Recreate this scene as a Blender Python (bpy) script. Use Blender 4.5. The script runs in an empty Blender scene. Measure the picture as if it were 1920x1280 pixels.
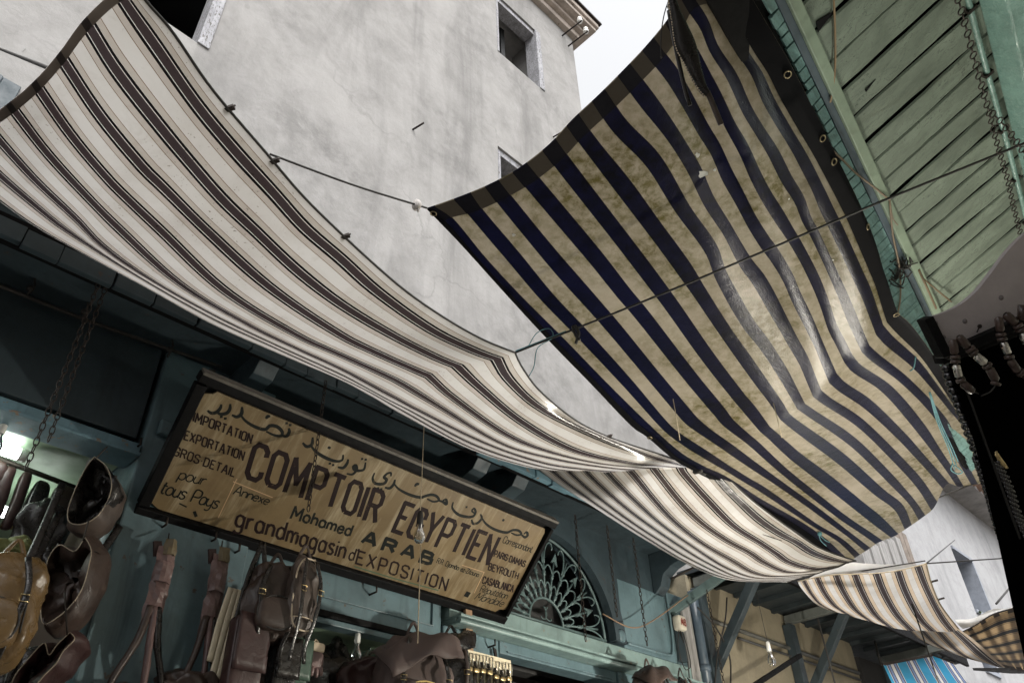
import bpy, bmesh, math, random
from mathutils import Vector, Matrix, noise
R = math.radians
random.seed(7)
S = bpy.context.scene
COL = S.collection

# ------------------------------------------------------------------ camera
F = 1470.8                      # focal length in pixels of a 1920 px wide picture
PITCH, ROLL, AZ = R(37.165), R(-2.213), R(43.43)
EYE = Vector((0, 0, 1.6))
hd = Vector((-math.sin(AZ), math.cos(AZ), 0)); rt = Vector((math.cos(AZ), math.sin(AZ), 0)); UP = Vector((0, 0, 1))
FW = hd*math.cos(PITCH) + UP*math.sin(PITCH); u0 = -hd*math.sin(PITCH) + UP*math.cos(PITCH)
RT = rt*math.cos(ROLL) + u0*math.sin(ROLL); UPV = -rt*math.sin(ROLL) + u0*math.cos(ROLL)
cam = bpy.data.cameras.new('camera'); camo = bpy.data.objects.new('camera', cam); COL.objects.link(camo)
cam.sensor_width = 36; cam.lens = F/1920*36; cam.clip_start = 0.02; cam.clip_end = 500
camo.matrix_world = Matrix(((RT.x, UPV.x, -FW.x, EYE.x), (RT.y, UPV.y, -FW.y, EYE.y), (RT.z, UPV.z, -FW.z, EYE.z), (0, 0, 0, 1)))
S.camera = camo

# ------------------------------------------------------------------ sky, sun, exposure
W = bpy.data.worlds.new("World"); S.world = W; W.use_nodes = True
nt = W.node_tree; nt.nodes.clear()
wo = nt.nodes.new('ShaderNodeOutputWorld'); bg = nt.nodes.new('ShaderNodeBackground')
sk = nt.nodes.new('ShaderNodeTexSky'); sk.sky_type = 'NISHITA'; sk.sun_disc = False
SUN_EL, SUN_ROT = R(58), R(115)
sk.sun_elevation = SUN_EL; sk.sun_rotation = SUN_ROT; sk.air_density = 1.0; sk.dust_density = 5.0; sk.ozone_density = 1.0
hs = nt.nodes.new('ShaderNodeHueSaturation'); hs.inputs['Saturation'].default_value = 0.08   # overcast: a colourless sky
nt.links.new(sk.outputs[0], hs.inputs['Color']); nt.links.new(hs.outputs[0], bg.inputs[0]); nt.links.new(bg.outputs[0], wo.inputs[0])
bg.inputs[1].default_value = 0.15
sl = bpy.data.lights.new('sun', 'SUN'); sl.energy = 0.5; sl.angle = R(30); sl.color = (1.0, 0.97, 0.93)
so = bpy.data.objects.new('sun', sl); COL.objects.link(so)
sd = Vector((math.sin(SUN_ROT)*math.cos(SUN_EL), math.cos(SUN_ROT)*math.cos(SUN_EL), math.sin(SUN_EL)))
so.rotation_euler = sd.to_track_quat('Z', 'Y').to_euler(); so.location = (0, 0, 20)
S.view_settings.view_transform = 'Standard'; S.view_settings.look = 'None'
S.view_settings.exposure = 1.35; S.view_settings.gamma = 1.0
S.cycles.max_bounces = 8; S.cycles.transmission_bounces = 6; S.cycles.transparent_max_bounces = 8

# ------------------------------------------------------------------ measuring helpers: where a sight line meets a real plane
def ray(x, y): return FW + RT*((x-960)/F) - UPV*((y-640)/F)
def onx(X, x, y): d = ray(x, y); return EYE + d*(X/d.x)
def onz(Z, x, y): d = ray(x, y); return EYE + d*((Z-1.6)/d.z)
def ond(D, x, y): d = ray(x, y); return EYE + d.normalized()*D
def onp(P, N, x, y): d = ray(x, y); return EYE + d*((P-EYE).dot(N)/d.dot(N))

# ------------------------------------------------------------------ mesh helpers
ORG = {}
def cr(P, n):
    """n+1 points evenly along a Catmull-Rom curve through P (chord-length steps)"""
    P = [Vector(p) for p in P]
    if len(P) == 2: return [P[0].lerp(P[1], i/n) for i in range(n+1)]
    L = [0]
    for a, b in zip(P, P[1:]): L.append(L[-1]+(b-a).length)
    out = []
    k = 0
    for i in range(n+1):
        s = L[-1]*i/n
        while k < len(P)-2 and s > L[k+1]: k += 1
        h = L[k+1]-L[k]; t = (s-L[k])/h if h else 0
        p1, p2 = P[k], P[k+1]
        m1 = (P[k+1]-P[k-1])/(L[k+1]-L[k-1]) if k > 0 else (p2-p1)/h
        m2 = (P[k+2]-P[k])/(L[k+2]-L[k]) if k < len(P)-2 else (p2-p1)/h
        out.append(p1*(2*t**3-3*t*t+1)+m1*h*(t**3-2*t*t+t)+p2*(-2*t**3+3*t*t)+m2*h*(t**3-t*t))
    return out

class MB:
    def __init__(s): s.v = []; s.f = []; s.uv = None; s.sm = []
    def add(s, vs, fs, smooth=False):
        b = len(s.v); s.v += [Vector(v) for v in vs]; s.f += [tuple(i+b for i in f) for f in fs]; s.sm += [smooth]*len(fs); return s
    def box(s, lo, hi):
        x0, y0, z0 = lo; x1, y1, z1 = hi
        return s.add([(x0,y0,z0),(x1,y0,z0),(x1,y1,z0),(x0,y1,z0),(x0,y0,z1),(x1,y0,z1),(x1,y1,z1),(x0,y1,z1)],
                     [(0,3,2,1),(4,5,6,7),(0,1,5,4),(1,2,6,5),(2,3,7,6),(3,0,4,7)])
    def beam(s, a, b, w, h, up=UP):
        a = Vector(a); b = Vector(b); d = (b-a).normalized(); sd = d.cross(Vector(up))
        if sd.length < 1e-4: sd = d.cross(Vector((1,0,0)))
        sd.normalize(); u = sd.cross(d)
        vs = [p+sd*(w/2*i)+u*(h/2*j) for p in (a, b) for i, j in ((-1,-1),(1,-1),(1,1),(-1,1))]
        return s.add(vs, [(0,1,2,3),(7,6,5,4),(0,4,5,1),(1,5,6,2),(2,6,7,3),(3,7,4,0)])
    def tube(s, P, r, n=7, closed=False, flat=1.0, fu=None):
        P = [Vector(p) for p in P]; m = len(P); rs = r if isinstance(r, (list, tuple)) else [r]*m
        b = len(s.v); prev = None; vs = []
        for i, p in enumerate(P):
            d = (P[(i+1) % m]-P[i-1]) if closed else (P[min(i+1, m-1)]-P[max(i-1, 0)])
            d.normalize()
            if prev is None:
                prev = Vector(fu) if fu else (UP if abs(d.z) < .9 else Vector((1,0,0)))
            sx = d.cross(prev)
            if sx.length < 1e-5: sx = d.orthogonal()
            sx.normalize(); uy = sx.cross(d); prev = uy
            for k in range(n):
                a = 2*math.pi*k/n; vs.append(p+sx*math.cos(a)*rs[i]+uy*math.sin(a)*rs[i]*flat)
        fs = []
        for i in range(m if closed else m-1):
            j = (i+1) % m
            for k in range(n): fs.append((i*n+k, i*n+(k+1) % n, j*n+(k+1) % n, j*n+k))
        if not closed: fs += [tuple(range(n-1, -1, -1)), tuple((m-1)*n+k for k in range(n))]
        return s.add(vs, fs, True)
    def prism(s, P, d):
        P = [Vector(p) for p in P]; d = Vector(d); n = len(P)
        return s.add(P+[p+d for p in P], [tuple(range(n-1,-1,-1)), tuple(range(n, 2*n))]+[(i, (i+1) % n, n+(i+1) % n, n+i) for i in range(n)])
    def lathe(s, prof, base, axis=UP, n=16):
        base = Vector(base); ax = Vector(axis).normalized(); o = ax.orthogonal().normalized(); q = ax.cross(o)
        vs = [base+ax*z+(o*math.cos(2*math.pi*k/n)+q*math.sin(2*math.pi*k/n))*max(r, 1e-5) for r, z in prof for k in range(n)]
        fs = [(i*n+k, i*n+(k+1) % n, (i+1)*n+(k+1) % n, (i+1)*n+k) for i in range(len(prof)-1) for k in range(n)]
        return s.add(vs, fs, True)
    def soft(s, c, ex, ey, ez, p=3.0, n=20, m=14, fn=None, jit=0.0, seed=0):
        """rounded soft box: centre c, half-axis vectors, p = squareness; fn(u,v,w)->(u,v,w) reshapes unit coordinates"""
        vs = []; fs = []; c = Vector(c)
        sp = lambda a: math.copysign(abs(a)**(2/p), a)
        for i in range(m+1):
            ph = -math.pi/2+math.pi*i/m
            for k in range(n):
                th = 2*math.pi*k/n
                u, v, w = sp(math.cos(ph))*sp(math.cos(th)), sp(math.cos(ph))*sp(math.sin(th)), sp(math.sin(ph))
                if fn: u, v, w = fn(u, v, w)
                q = c+ex*u+ey*v+ez*w
                if jit: q += noise.noise_vector(q*9+Vector((seed, seed*3, 0)))*jit+noise.noise_vector(q*24+Vector((seed, 0, 5)))*jit*.4
                if jit >= .02:      # sharp creases in the hide
                    dq = (q-c); L_ = dq.length or 1; cz = (1-min(1, abs(noise.noise(q*8+Vector((seed, 7, 1))))*2.2))**4; cf = (1-min(1, abs(noise.noise(q*19+Vector((3, seed, 1))))*2.4))**3; q = q-dq/L_*(.020*cz+.007*cf)
                vs.append(q)
        for i in range(m):
            for k in range(n): fs.append((i*n+k, i*n+(k+1) % n, (i+1)*n+(k+1) % n, (i+1)*n+k))
        return s.add(vs, fs, True)
    def grid(s, G, uv=None):
        """G rows of equal length -> sheet"""
        a, b = len(G), len(G[0]); base = len(s.v)
        s.add([p for r in G for p in r], [(i*b+k, i*b+k+1, (i+1)*b+k+1, (i+1)*b+k) for i in range(a-1) for k in range(b-1)], True)
        if uv:
            s.uv = s.uv or {}
            for i in range(a):
                for k in range(b): s.uv[base+i*b+k] = uv[i][k]
        return s
    def build(s, name, mat, parent=None, bev=0, label=None, org=None):
        me = bpy.data.meshes.new(name)
        if parent is not None: o3 = ORG[parent.as_pointer()]
        else:
            lo = [min(v[i] for v in s.v) for i in range(3)]; hi = [max(v[i] for v in s.v) for i in range(3)]
            o3 = Vector(org) if org else Vector(((lo[0]+hi[0])/2, (lo[1]+hi[1])/2, lo[2]))
        me.from_pydata([v-o3 for v in s.v], [], s.f)
        me.polygons.foreach_set('use_smooth', s.sm)
        if s.uv:
            l = me.uv_layers.new(name='UVMap')
            for lp in me.loops: l.data[lp.index].uv = s.uv.get(lp.vertex_index, (0, 0))
        me.materials.append(mat); me.update()
        o = bpy.data.objects.new(name, me); COL.objects.link(o)
        if parent is not None: o.parent = parent
        else: o.location = o3
        ORG[o.as_pointer()] = o3
        if bev:
            bm_ = o.modifiers.new('bevel', 'BEVEL'); bm_.width = bev; bm_.segments = 2; bm_.limit_method = 'ANGLE'
        if label: o['label'] = label
        return o
KEEP = []
def thing(name, label, cat, loc, group=None):
    o = bpy.data.objects.new(name, None); COL.objects.link(o); o.location = loc; o['label'] = label; o['category'] = cat
    o.empty_display_size = .05
    if group: o['group'] = group
    ORG[o.as_pointer()] = Vector(loc); KEEP.append(o); return o
def tag(o, label, cat, group=None):
    o['label'] = label; o['category'] = cat
    if group: o['group'] = group
    KEEP.append(o); return o
def struct(o): o['kind'] = 'structure'; return o
def dup(root, loc, label=None, rotz=None):
    r = root.copy(); COL.objects.link(r); r.location = loc
    if rotz is not None: r.rotation_euler = (0, 0, rotz)
    if label: r['label'] = label
    for ch in list(root.children):
        c = ch.copy(); COL.objects.link(c); c.parent = r
        for g in ch.children:
            d = g.copy(); COL.objects.link(d); d.parent = c
    KEEP.append(r); return r

# ------------------------------------------------------------------ materials
def newmat(name):
    m = bpy.data.materials.new(name); m.use_nodes = True; t = m.node_tree; b = t.nodes['Principled BSDF']
    return m, t, b
def N(t, k, **kw):
    n = t.nodes.new('ShaderNode'+k)
    for a, v in kw.items():
        if a in n.inputs: n.inputs[a].default_value = v
        else: setattr(n, a, v)
    return n
def tc(t, scale=(1,1,1), kind='Object'):
    c = N(t, 'TexCoord'); m = N(t, 'Mapping'); m.inputs['Scale'].default_value = scale
    t.links.new(c.outputs[kind], m.inputs[0]); return m.outputs[0]
def nz(t, co, scale, detail=6, rough=.6, dist=0):
    n = N(t, 'TexNoise'); n.inputs['Scale'].default_value = scale; n.inputs['Detail'].default_value = detail
    n.inputs['Roughness'].default_value = rough; n.inputs['Distortion'].default_value = dist
    t.links.new(co, n.inputs['Vector']); return n.outputs[0]
def ramp(t, f, stops, interp='LINEAR'):
    r = N(t, 'ValToRGB'); r.color_ramp.interpolation = interp; e = r.color_ramp.elements
    while len(e) < len(stops): e.new(.5)
    for k, (p, c) in enumerate(stops):
        e[k].position = p; e[k].color = (c, c, c, 1) if isinstance(c, (int, float)) else (*c, 1)
    t.links.new(f, r.inputs[0]); return r.outputs[0]
def mix(t, f, a, b, mode='MIX'):
    m = N(t, 'Mix', data_type='RGBA', blend_type=mode)
    for s_, v in ((0, f), (6, a), (7, b)):
        if isinstance(v, (int, float)): m.inputs[s_].default_value = v
        elif isinstance(v, tuple): m.inputs[s_].default_value = (*v, 1)
        else: t.links.new(v, m.inputs[s_])
    return m.outputs[2]
def bump(t, b, h, st=.3, d=.01):
    n = N(t, 'Bump'); n.inputs['Strength'].default_value = st; n.inputs['Distance'].default_value = d
    t.links.new(h, n.inputs['Height']); t.links.new(n.outputs[0], b.inputs['Normal'])
def sc(c, k): return tuple(x*k for x in c)
def paint(name, c, rough=.45, var=.35, scale=3, peel=0, peelc=(.12,.09,.07), stretch=(1,1,1), bst=.25, dirt=.5, spec=.5, crack=0):
    """old paint: tone drift, grime patches, flakes off to peelc"""
    m, t, b = newmat(name); co = tc(t, stretch)
    n1 = nz(t, co, scale, 8, .65, .4); n2 = nz(t, co, scale*6, 8, .7); n3 = nz(t, co, scale*.5, 6, .6, 1.0)
    col = mix(t, ramp(t, n1, [(.3, 0), (.7, 1)]), sc(c, 1-var), sc(c, 1+var*.5))
    col = mix(t, ramp(t, n3, [(.5, 0), (.75, dirt)]), col, sc(c, .3))
    st = nz(t, tc(t, (stretch[0]*1.0, stretch[1]*1.0, stretch[2]*.14)), scale*5, 6, .65, .3)
    col = mix(t, ramp(t, st, [(.54, 0), (.72, dirt*.9)]), col, sc(c, .35))
    if peel:
        k = ramp(t, n2, [(.5+(.25-peel*.25), 0), (.53+(.25-peel*.25), 1)])
        col = mix(t, k, col, peelc)
    if crack:
        cn = nz(t, tc(t, (stretch[0]*.5, stretch[1]*2.2, stretch[2]*2.2)), scale*2.2, 5, .6, .8); ck = mix(t, 1.0, ramp(t, cn, [(.488, 0), (.5, crack), (.512, 0)]), ramp(t, n1, [(.42, 0), (.55, 1)]), 'MULTIPLY')
        col = mix(t, ck, col, sc(c, .12))
    t.links.new(col, b.inputs['Base Color'])
    t.links.new(ramp(t, n2, [(.3, rough-.12), (.7, rough+.18)]), b.inputs['Roughness'])
    b.inputs['Specular IOR Level'].default_value = spec
    bump(t, b, n2, bst, .006); return m
def ink(name, c, base):
    m, t, b = newmat(name); co = tc(t); n1 = nz(t, co, 42, 8, .75); n2 = nz(t, co, 6, 6, .6)
    k = mix(t, 1.0, ramp(t, n1, [(.60, 0), (.66, .85)]), ramp(t, n2, [(.42, .15), (.62, 1)]), 'MULTIPLY')
    col = mix(t, k, mix(t, n2, sc(c, .7), sc(c, 1.5)), base); t.links.new(col, b.inputs['Base Color']); b.inputs['Roughness'].default_value = .55; b.inputs['Specular IOR Level'].default_value = .2; return m
def plain(name, c, rough=.5, metal=0, var=.2, scale=12, bst=.15, spec=.5):
    m, t, b = newmat(name); co = tc(t); n1 = nz(t, co, scale, 8, .65)
    t.links.new(mix(t, ramp(t, n1, [(.3, 0), (.7, 1)]), sc(c, 1-var), sc(c, 1+var)), b.inputs['Base Color'])
    t.links.new(ramp(t, n1, [(.3, max(.05, rough-.1)), (.7, min(1, rough+.12))]), b.inputs['Roughness'])
    b.inputs['Metallic'].default_value = metal; b.inputs['Specular IOR Level'].default_value = spec
    bump(t, b, n1, bst, .004); return m
def leather(name, c, rough=.38, worn=(.3,.2,.12), k=.35):
    m, t, b = newmat(name); co = tc(t); n1 = nz(t, co, 7, 8, .6, .6); n2 = nz(t, co, 160, 3, .5); n3 = nz(t, co, 22, 6, .6, .8)
    col = mix(t, ramp(t, n1, [(.3, 0), (.7, 1)]), sc(c, .6), sc(c, 1.3))
    col = mix(t, ramp(t, n3, [(.56, 0), (.75, k)]), col, worn)
    t.links.new(col, b.inputs['Base Color']); t.links.new(ramp(t, n3, [(.3, rough-.1), (.7, rough+.15)]), b.inputs['Roughness'])
    a = N(t, 'Math', operation='ADD'); s2 = N(t, 'Math', operation='MULTIPLY'); s2.inputs[1].default_value = .12
    t.links.new(n2, s2.inputs[0]); t.links.new(n3, a.inputs[0]); t.links.new(s2.outputs[0], a.inputs[1])
    bump(t, b, a.outputs[0], .5, .006); return m
def glow(name, c, st):
    m, t, b = newmat(name); b.inputs['Base Color'].default_value = (.8,.8,.8,1)
    b.inputs['Emission Color'].default_value = (*c, 1); b.inputs['Emission Strength'].default_value = st; return m
def glassm(name):
    m, t, b = newmat(name); b.inputs['Base Color'].default_value = (.9,.93,.95,1); b.inputs['Roughness'].default_value = .03
    b.inputs['Transmission Weight'].default_value = 1; b.inputs['IOR'].default_value = 1.45; return m
def cloth(name, stripes, trans=.45, rough=.4, spec=.4, stain=None, period=1.0, wrinkle=.3, fleck=0, sheen_noise=160, grain=.05):
    """woven / coated awning sheet: stripes follow the sheet's own V coordinate, light passes through"""
    m, t, b = newmat(name); out = t.nodes['Material Output']
    uvn = N(t, 'TexCoord'); sx = N(t, 'SeparateXYZ'); t.links.new(uvn.outputs['UV'], sx.inputs[0])
    fr = N(t, 'Math', operation='FRACT'); ad = N(t, 'Math', operation='ADD'); ad.inputs[1].default_value = 100.5
    t.links.new(sx.outputs['Y'], ad.inputs[0]); t.links.new(ad.outputs[0], fr.inputs[0])
    sb = N(t, 'Math', operation='SUBTRACT'); sb.inputs[1].default_value = .5; ab = N(t, 'Math', operation='ABSOLUTE'); mu = N(t, 'Math', operation='MULTIPLY'); mu.inputs[1].default_value = 2
    t.links.new(fr.outputs[0], sb.inputs[0]); t.links.new(sb.outputs[0], ab.inputs[0]); t.links.new(ab.outputs[0], mu.inputs[0])
    col = ramp(t, mu.outputs[0], stripes, 'CONSTANT')
    co = tc(t); n1 = nz(t, co, 2.2, 8, .65, .5); n2 = nz(t, co, 30, 8, .7, .3)
    col = mix(t, ramp(t, n1, [(.35, 0), (.75, .55)]), col, (.55,.5,.45), 'MULTIPLY')
    col = mix(t, ramp(t, nz(t, co, 11, 8, .7, 1.0), [(.55, 0), (.75, .35)]), col, (.6,.53,.46), 'MULTIPLY')
    if stain:
        k = mix(t, 1.0, ramp(t, nz(t, co, 3.0, 5, .6, .6), [(.32, 0), (.62, 1)]), ramp(t, n2, [(.36, .12), (.62, 1)]), 'MULTIPLY')
        col = mix(t, k, col, stain, 'MULTIPLY')
    if fleck:
        n4 = nz(t, co, 120, 2, .5); k = ramp(t, n4, [(.66, 0), (.72, fleck)]); k2 = ramp(t, n1, [(.45, 0), (.6, 1)])
        col = mix(t, mix(t, 1.0, k, k2, 'MULTIPLY'), col, (.2,.16,.12), 'MULTIPLY')
    t.links.new(col, b.inputs['Base Color']); b.inputs['Roughness'].default_value = rough; b.inputs['Specular IOR Level'].default_value = spec
    n5 = nz(t, co, sheen_noise, 3, .6); n6 = nz(t, co, 5, 5, .55, .4)
    a = N(t, 'Math', operation='MULTIPLY_ADD'); a.inputs[1].default_value = grain; t.links.new(n5, a.inputs[0]); t.links.new(n6, a.inputs[2])
    bump(t, b, a.outputs[0], wrinkle, .02)
    tr = N(t, 'BsdfTranslucent'); t.links.new(col, tr.inputs[0])
    ms = N(t, 'MixShader'); ms.inputs[0].default_value = trans
    t.links.new(b.outputs[0], ms.inputs[1]); t.links.new(tr.outputs[0], ms.inputs[2]); t.links.new(ms.outputs[0], out.inputs[0])
    return m
# ------------------------------------------------------------------ material palette
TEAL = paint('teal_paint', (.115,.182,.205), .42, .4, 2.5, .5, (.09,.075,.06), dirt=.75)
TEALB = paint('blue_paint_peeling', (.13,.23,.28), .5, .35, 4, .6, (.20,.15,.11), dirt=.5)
TEALD = paint('shaded_dark_teal', (.032,.050,.060), .55, .4, 2, .4, (.05,.04,.035), dirt=.7)  # teal with the shade under awning and canopy put into its colour
GREEN = paint('pale_green_paint', (.25,.34,.24), .5, .3, 2, .15, (.1,.1,.07), dirt=.4)
BLACKW = paint('black_wood', (.0035,.0035,.004), .65, .4, 6, .15, (.03,.025,.02), spec=.15)
WOOD = paint('bare_wood', (.30,.19,.11), .65, .4, 5, .15, (.10,.06,.04), stretch=(6,6,.7))
WOODG = paint('grey_weathered_wood', (.30,.29,.28), .75, .4, 5, .3, (.06,.05,.045), stretch=(5,5,.8))
IRON = plain('rusty_iron', (.035,.028,.024), .55, .7, .4, 30)
STEEL = plain('bright_steel', (.6,.58,.52), .25, 1, .2, 20)
OLDB = plain('dull_brass', (.22,.18,.11), .5, .8, .3, 30)
BRASS = plain('brass', (.6,.47,.25), .3, 1, .25, 20)
CORD = plain('dark_cord', (.02,.018,.016), .7)
ROPE = plain('pale_rope', (.35,.29,.2), .8, scale=60)
TWINE = plain('blue_nylon_twine', (.07,.18,.20), .6, scale=60)
CERAM = plain('white_ceramic', (.75,.74,.7), .25)
STONE = plain('grey_stone', (.22,.21,.2), .8, scale=4, var=.35)
LBROWN = leather('brown_leather', (.045,.029,.023), .42, (.12,.08,.05), .3); LDARK = leather('black_leather', (.012,.010,.009), .27, (.05,.035,.025), .25)
LMAROON = leather('maroon_leather', (.038,.017,.016), .42, (.08,.045,.035), .3); LTAN = leather('golden_tan_leather', (.13,.08,.032), .28, (.22,.15,.07))
LGREY = leather('grey_brown_leather', (.07,.052,.043), .45, (.13,.1,.07), .3); LGREEN = leather('dark_green_leather', (.045,.085,.062), .4, (.1,.14,.1))
LPINK = leather('dusty_pink_leather', (.13,.08,.075), .45, (.22,.16,.135), .4)
CREAM = plain('cream_painted_board', (.62,.55,.40), .5, var=.15); PIPING = plain('pale_piping', (.55,.45,.33), .5); YZIP = plain('yellow_zip_tape', (.5,.36,.12), .6)
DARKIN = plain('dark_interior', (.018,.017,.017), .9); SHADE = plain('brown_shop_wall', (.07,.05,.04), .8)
TUBE = glow('lit_fluorescent', (.92,1,.93), 7.0); LAMPW = glow('lit_warm_bulb', (1,.94,.82), 1500.0); LAMPC = glow('lit_cool_bulb', (.92,1,.90), 230.0)
LAMPF = glow('lit_far_bulb', (1,.95,.85), 420.0)
GLASS = glassm('clear_glass')

def plaster(name, c, var=.22, grime=.5):
    m, t, b = newmat(name); co = tc(t); cs = tc(t, (1, 1, .16))
    a = nz(t, co, .9, 10, .66, .15); d = nz(t, co, 4.5, 12, .74, .2); e = nz(t, co, 14, 8, .7, .5); st = nz(t, cs, 2.4, 7, .65, .6)
    col = mix(t, ramp(t, a, [(.34, 0), (.66, 1)]), sc(c, 1-var), sc(c, 1+var*.35))
    col = mix(t, ramp(t, d, [(.42, .0), (.60, .6)]), col, (c[0]*1.12, c[1]*1.12, c[2]*1.13))
    col = mix(t, ramp(t, st, [(.48, 0), (.72, grime)]), col, sc(c, .5))
    col = mix(t, ramp(t, e, [(.62, 0), (.74, .45)]), col, sc(c, .6))
    # hairline cracks and spalls
    v = N(t, 'TexVoronoi', feature='DISTANCE_TO_EDGE'); v.inputs['Scale'].default_value = .55
    w = N(t, 'VectorMath', operation='MULTIPLY_ADD'); nn = N(t, 'TexNoise'); nn.inputs['Scale'].default_value = 3; nn.inputs['Detail'].default_value = 8
    t.links.new(co, nn.inputs['Vector']); w.inputs[1].default_value = (.55,.55,.55); t.links.new(nn.outputs[1], w.inputs[0]); t.links.new(co, w.inputs[2]); t.links.new(w.outputs[0], v.inputs['Vector'])
    ck = mix(t, 1.0, ramp(t, v.outputs[0], [(.0, 1), (.008, 0)]), ramp(t, a, [(.46, 0), (.62, .35)]), 'MULTIPLY')
    col = mix(t, ck, col, sc(c, .35))
    sp = mix(t, 1.0, ramp(t, e, [(.70, 0), (.72, 1)]), ramp(t, d, [(.52, 0), (.6, 1)]), 'MULTIPLY')
    col = mix(t, sp, col, (.10,.09,.08))
    t.links.new(col, b.inputs['Base Color']); b.inputs['Roughness'].default_value = .88; b.inputs['Specular IOR Level'].default_value = .25
    h = N(t, 'Math', operation='MULTIPLY_ADD'); h.inputs[1].default_value = 1.2; t.links.new(d, h.inputs[0]); t.links.new(e, h.inputs[2])
    bump(t, b, h.outputs[0], .26, .02); return m
PLAST = plaster('grey_lime_plaster', (.295,.287,.276), .38, .75); PLASTW = plaster('white_lime_plaster', (.36,.36,.365), .2, .5)
PLASTY = plaster('beige_plaster', (.27,.235,.165), .3, .7); PLASTD = plaster('dull_plaster', (.3,.28,.25))
PAVE = plaster('wet_paving', (.16,.15,.14))

# ------------------------------------------------------------------ ground
struct(MB().box((-60,-40,-.2), (60,80,0)).build('ground', PAVE))

# ------------------------------------------------------------------ tall building above the shops
def wall_x(mb, x0, x1, y0, y1, z0, z1, holes):
    """slab with real openings: holes = (y0,y1,z0,z1)"""
    ys = sorted({y0, y1, *[h[0] for h in holes], *[h[1] for h in holes]}); ys = [y for y in ys if y0 <= y <= y1]
    for a, b in zip(ys, ys[1:]):
        segs = sorted((h[2], h[3]) for h in holes if h[0] <= a+1e-6 and h[1] >= b-1e-6); z = z0
        for s0, s1 in segs:
            if s0 > z: mb.box((x0, a, z), (x1, b, s0))
            z = max(z, s1)
        if z < z1: mb.box((x0, a, z), (x1, b, z1))
XW = -3.15
tall = thing('tall_building', 'tall grey plaster house with dark window openings rising above the teal shop front', 'building', (XW, 1, 0))
H1, H2, H3, H4 = (3.28, 3.98, 8.74, 9.84), (3.24, 3.94, 6.0, 7.22), (-.3, .735, 5.96, 7.4), (-1.6, .02, 3.9, 4.86)
m = MB(); wall_x(m, XW-.45, XW, -9, 4.62, 3.72, 10.45, [H1, H2, H3, H4]); m.build('wall', PLAST, tall)
m = MB(); wall_x(m, XW-.44, XW-.003, 4.621, 5.75, 3.72, 8.95, []); m.build('side_wall', PLAST, tall)
MB().box((XW-5, 4.3, 3.72), (XW-.46, 4.6, 10.4)).build('end_wall', PLAST, tall)
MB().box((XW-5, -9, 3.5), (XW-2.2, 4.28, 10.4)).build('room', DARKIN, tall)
MB().box((XW-5, -9, 10.9), (XW-.3, 4.9, 11.0)).build('roof', STONE, tall)
m = MB()
m.box((XW-.4, -9, 10.452), (XW+.07, 4.70, 10.56)); m.box((XW-.4, -9, 10.56), (XW+.13, 4.76, 10.63)); m.box((XW-.4, -9, 10.63), (XW+.22, 4.86, 10.70)); m.box((XW-.4, -9, 10.70), (XW+.25, 4.89, 10.79))
m.build('cornice', paint('cornice_plaster', (.42,.36,.31), .8, .4, 3, .5, (.13,.1,.08)), tall, .012)
MB().box((XW-.3, -9, 10.79), (XW+.28, 4.92, 10.82)).build('roof_edge', IRON, tall)
for (a, b, c, d), full in ((H1, 1), (H2, 1), (H3, 1)):
    f = MB(); w = .075
    f.box((XW-.16, b-w, c), (XW+.012, b, d)); f.box((XW-.16, a, d-w), (XW-.02, b-w, d)); f.box((XW-.16, a, c), (XW+.008, a+.025, d-w))
    fr = f.build('window_frame', paint('flaking_white_paint', (.33,.33,.35), .75, .4, 7, .8, (.09,.08,.07), stretch=(3,3,.8)), tall, .004)
    g = MB(); g.box((XW-.30, a, c), (XW-.26, (a+b)/2-.05, d)); g.beam((XW-.30, (a+b)/2+.05, c), (XW-.55, b-.1, c), .03, .03)
    g.box((XW-.33, (a+b)/2-.03, c), (XW-.25, (a+b)/2+.03, d)); g.build('shutter', plain('dark_shutter', (.012,.013,.013), .7), fr)
f = MB(); a, b, c, d = H4; f.box((XW-.2, a, c), (XW-.12, b, d)); f.box((XW-.12, b-.08, c), (XW+.015, b, d)); f.box((XW-.12, a, d-.05), (XW+.02, b-.08, d)); f.build('wooden_shutter', TEALD, tall, .004)
for dy, dz in ((0, 0), (.10, -.11)):
    p = Vector((XW, 4.42+dy, 10.30+dz)); st = MB(); st.tube([p, p+Vector((.3, .02, .0))], .010); s_ = st.build('bracket_pin', IRON, tall)
    MB().lathe([(0,0),(.03,.005),(.034,.03),(.02,.04),(.032,.05),(.028,.085),(0,.09)], p+Vector((.27,.02,0)), n=12).build('insulator', CERAM, s_)
for (y, z) in ((4.05, 8.05), (4.35, 8.0), (2.3, 6.6)):
    MB().tube([(XW, y, z), (XW+.1, y+.03, z+.02)], .008).build('nail', IRON, tall)

# ------------------------------------------------------------------ teal shop front
XF = -3.02
shop = thing('leather_shop', 'old teal painted wooden shop front with arched fanlight and open bays hung with bags', 'shop', (XF, 2, 0))
m = MB()
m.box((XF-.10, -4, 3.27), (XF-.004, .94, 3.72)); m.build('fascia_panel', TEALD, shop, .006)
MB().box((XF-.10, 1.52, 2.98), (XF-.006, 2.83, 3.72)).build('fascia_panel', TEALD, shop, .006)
m = MB(); wall = []
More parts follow.
